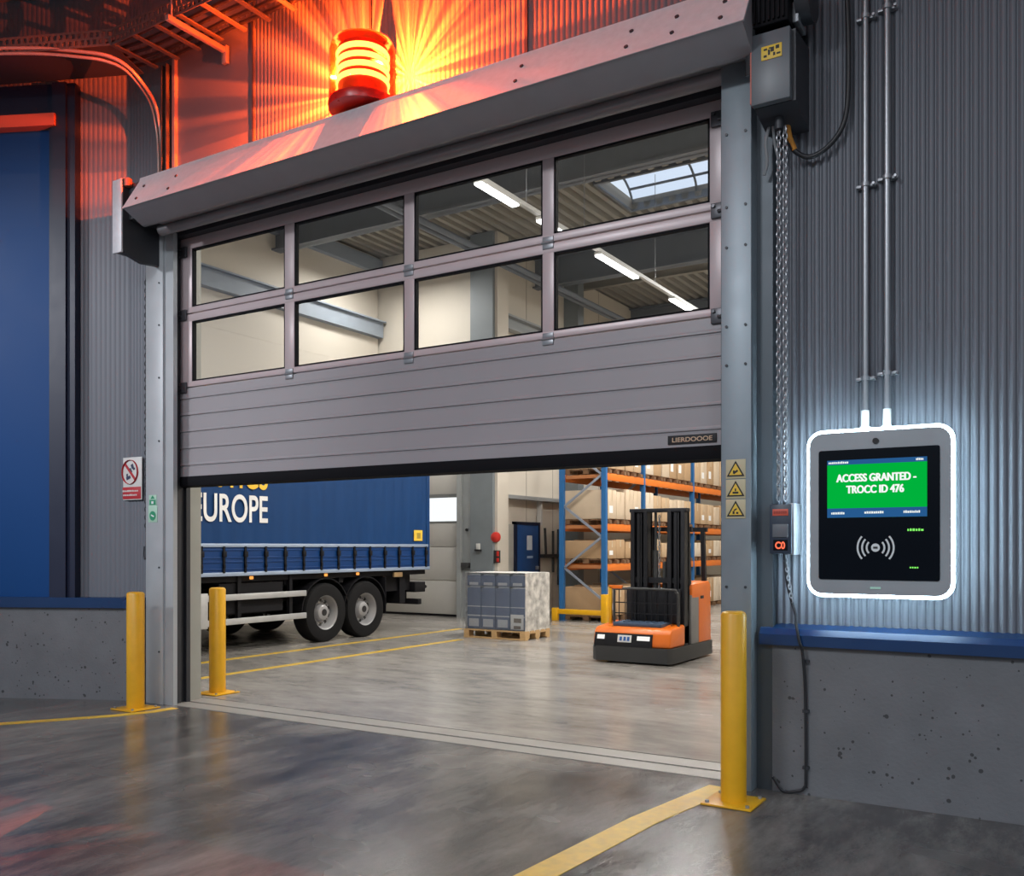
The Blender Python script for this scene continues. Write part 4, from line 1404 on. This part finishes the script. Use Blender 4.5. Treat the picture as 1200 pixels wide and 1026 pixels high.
# ------------------------------------------------------------------ pallet rack
RX0, RX1 = -1.83, -.78
bays = [10.78, 12.65, 15.6, 18.6, 21.6]
levels = [1.15, 1.95, 2.96]
rk = thing('pallet_rack', (-1.3, 10.78, 0), 'blue and orange pallet rack loaded with cartons', 'pallet rack')
for y in bays:
    for x in (RX0, RX1 - .1):
        b = MB().box(x, x + .1, y - .04, y + .04, .0, 4.2).box(x - .02, x + .12, y - .07, y + .07, 0, .01)
        b.build('upright', rackblue_m, rk, smooth=0)
    if y == bays[0] or y == bays[1]:
        z, s = .45, 0
        while z < 3.9:
            p, q = ((RX0 + .1, y, z), (RX1 - .1, y, z + .62)) if s else ((RX1 - .1, y, z), (RX0 + .1, y, z + .62))
            MB().bar(p, q, .025, .045).build('brace', brace_m, rk)
            z += .62
            s = 1 - s
for i in range(4):
    for z in levels:
        for x in (RX0, RX1 - .06):
            MB().box(x, x + .06, bays[i] + .04, bays[i + 1] - .04, z - .14, z, .003).build('beam', rackor_m, rk)
for i in range(1):
    for z in levels:
        MB().box(RX0 + .1, RX1 - .1, bays[0] + .05, bays[0] + .11, z - .09, z - .02).build('end_tie', mat('rack_tie_brown', (.40, .15, .05), rough=.5), rk)
eg = thing('rack_guard', (-1.3, 10.6, 0), 'yellow steel guard rail across the foot of the rack end', 'rack guard')
MB().box(RX0 - .05, RX1 + .02, 10.60, 10.66, .14, .24, .01).build('rail', yellow_m, eg)
MB().box(RX1 - .02, RX1 + .10, 10.56, 10.68, .0, .56, .01).build('post', yellow_m, eg)
MB().box(RX0 - .08, RX0 + .04, 10.57, 10.68, .0, .26, .01).build('foot', yellow_m, eg)
ordn = ['nearest', 'second', 'third', 'fourth', 'fifth', 'sixth', 'seventh', 'eighth', 'ninth', 'tenth', 'eleventh', 'twelfth', 'thirteenth', 'fourteenth', 'fifteenth', 'sixteenth', 'seventeenth', 'eighteenth', 'nineteenth', 'twentieth', 'twenty-first', 'twenty-second']
lvname = {0: 'at floor level', 1: 'on the lowest beams', 2: 'on the middle beams', 3: 'on the top beams'}
lz = [.004, 1.154, 1.954, 2.964]
room = [.80, .55, .76, .95]
ptc = None
for li in range(4):
    ci = pi_ = 0
    for bi in range(4):
        ya, yb = bays[bi] + .09, bays[bi + 1] - .09
        nb = 2 if bi == 0 else 3
        pw = (yb - ya) / nb
        for k in range(nb):
            y0 = ya + k * pw + .03
            y1 = ya + (k + 1) * pw - .03
            lab = ordn[pi_] + ' pallet from the rack end ' + lvname[li]
            pi_ += 1
            b = MB()
            for q in range(5):
                xx = RX0 + .03 + q * .2
                b.box(xx, xx + .15, y0, y1, lz[li] + .085, lz[li] + .10)
            for yy in (y0, (y0 + y1) / 2 - .05, y1 - .1):
                b.box(RX0 + .03, RX1 - .02, yy, yy + .1, lz[li] + .07, lz[li] + .085)
                for xx in (RX0 + .03, -1.37, RX1 - .12):
                    b.box(xx, xx + .13, yy, yy + .1, lz[li], lz[li] + .07)
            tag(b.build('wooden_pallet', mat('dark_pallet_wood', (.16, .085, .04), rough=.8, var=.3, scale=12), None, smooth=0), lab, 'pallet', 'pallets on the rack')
            h = room[li] * random.uniform(.78, .98) - .1
            nn = 2
            cwid = (y1 - y0) / nn
            tall = random.random() < .4
            if li == 1 and bi > 1 and random.random() < .12:
                continue
            for c in range(nn):
                hh = h * random.uniform(.88, 1.0)
                a0, a1 = y0 + c * cwid + .006, y0 + (c + 1) * cwid - .006
                zb = lz[li] + .101
                m = random.choice(carton_ms if bi else [carton_ms[0], carton_ms[3], carton_ms[2]])
                t = thing('carton', (-1.30, (a0 + a1) / 2, zb), ordn[ci] + ' carton from the rack end ' + lvname[li], 'carton', 'cartons on the rack')
                ci += 1
                MB().box(RX0 + .05, RX1 - .03, a0, a1, zb, zb + hh, .008).build('box', m, t)
                MB().box(RX0 + .048, RX1 - .028, (a0 + a1) / 2 - .025, (a0 + a1) / 2 + .025, zb + hh * .62, zb + hh + .002).build('packing_tape', mat('packing_tape', (.50, .40, .27), rough=.4), t)
                if (c + pi_) % 2:
                    MB().box(RX1 - .031, RX1 - .027, a0 + .06, a0 + .22, zb + hh * .2, zb + hh * .45).build('shipping_label', white_m, t)

# ------------------------------------------------------------------ lights
def area(name, loc, sx, sy, power, col=(1, .96, .90), rot=(0, 0, 0)):
    l = bpy.data.lights.new(name, 'AREA')
    l.shape = 'RECTANGLE'
    l.size, l.size_y = sx, sy
    l.energy = power
    l.color = col
    o = bpy.data.objects.new(name, l)
    o.location = loc
    o.rotation_euler = rot
    COL.objects.link(o)
    return o


HALL = 1.0
for i, (y0, y1) in enumerate(((3.72, 4.63), (5.25, 5.94), (7.05, 8.49), (10.05, 11.53))):
    area('strip_light_beam', (LX, (y0 + y1) / 2, LZ - .03), .1, y1 - y0, 95 * (y1 - y0) * HALL)
for x, y, p in ((5.4, 4, 170), (5.4, 8, 170), (5.4, 13, 170), (-4.4, 2.0, 120), (-.4, 1.2, 120), (3.0, 1.2, 120), (-4.8, 8.8, 110), (2.5, 13.5, 260), (2.5, 19, 230), (.9, 14.8, 120)):
    area('hall_fill', (x, y, 7.2), .8, .8, p * HALL)  # hidden fill added to brighten the hall, no fixtures modelled

pl = bpy.data.lights.new('beacon_lamp', 'POINT')
pl.energy = 1150
pl.shadow_soft_size = 0
pl.use_nodes = True
nt = pl.node_tree
em = nt.nodes['Emission']
ge = nt.nodes.new('ShaderNodeNewGeometry')
sp = nt.nodes.new('ShaderNodeSeparateXYZ')
nt.links.new(ge.outputs['Incoming'], sp.inputs[0])
at = nt.nodes.new('ShaderNodeMath')
at.operation = 'ARCTAN2'
nt.links.new(sp.outputs['Z'], at.inputs[0])
nt.links.new(sp.outputs['X'], at.inputs[1])
nz = nt.nodes.new('ShaderNodeTexNoise')
nz.noise_dimensions = '1D'
nz.inputs['Scale'].default_value = 6.
nz.inputs['Detail'].default_value = 3
nt.links.new(at.outputs[0], nz.inputs['W'])
mr = nt.nodes.new('ShaderNodeMapRange')
mr.inputs['From Min'].default_value = .40
mr.inputs['From Max'].default_value = .66
mr.inputs['To Min'].default_value = .42
mr.inputs['To Max'].default_value = 2.2
nt.links.new(nz.outputs['Fac'], mr.inputs['Value'])
nt.links.new(mr.outputs['Result'], em.inputs['Strength'])
em.inputs['Color'].default_value = (1, .135, .022, 1)
for sx in (-1, 1):
    if sx < 0:
        po = bpy.data.objects.new('beacon_lamp', pl.copy())
        po.data.energy = 1600
    else:
        po = bpy.data.objects.new('beacon_lamp', pl)
    po.location = (BX + sx * .228, BY, BZ + .30)
    COL.objects.link(po)

# unseen fill lights added to brighten the yard side
for loc, pw, w_, h_ in (((2.7, -9.8, 7.6), 310, 1.6, .9), ((5.9, -10.5, 7.7), 95, 1.6, .8), ((11.5, -10.0, 7.5), 110, 1.6, .8)):
    d = Vector((2.8, 0, 2.4)) - Vector(loc)
    area('yard_fill', loc, w_, h_, pw, (.90, .95, 1), d.to_track_quat('-Z', 'Y').to_euler())
sl = bpy.data.lights.new('left_wall_fill', 'SPOT')  # unseen light added to brighten the left wall and housing end
sl.energy = 1250
sl.spot_size = math.radians(38)
sl.spot_blend = 1.
sl.shadow_soft_size = .25
sl.color = (.93, .95, 1)
so = bpy.data.objects.new('left_wall_fill', sl)
so.location = (-3.6, -7.6, 5.8)
so.rotation_euler = (Vector((-1.0, -.2, 3.0)) - so.location).to_track_quat('-Z', 'Y').to_euler()
COL.objects.link(so)
# overcast evening sky: three times brighter overhead than at the horizon
w = bpy.data.worlds.new('sky')
SC.world = w
w.use_nodes = True
nt = w.node_tree
bg = nt.nodes['Background']
tc = nt.nodes.new('ShaderNodeTexCoord')
sp = nt.nodes.new('ShaderNodeSeparateXYZ')
nt.links.new(tc.outputs['Generated'], sp.inputs[0])
mr = nt.nodes.new('ShaderNodeMapRange')
mr.inputs['From Min'].default_value = 0
mr.inputs['From Max'].default_value = 1
mr.inputs['To Min'].default_value = .20
mr.inputs['To Max'].default_value = 2.3
nt.links.new(sp.outputs['Z'], mr.inputs['Value'])
nt.links.new(mr.outputs['Result'], bg.inputs['Strength'])
bg.inputs['Color'].default_value = (.80, .89, 1.0, 1)

SC.view_settings.view_transform = 'Standard'
SC.view_settings.look = 'None'
SC.view_settings.exposure = 0
SC.view_settings.gamma = 1
SC.view_settings.use_curve_mapping = False
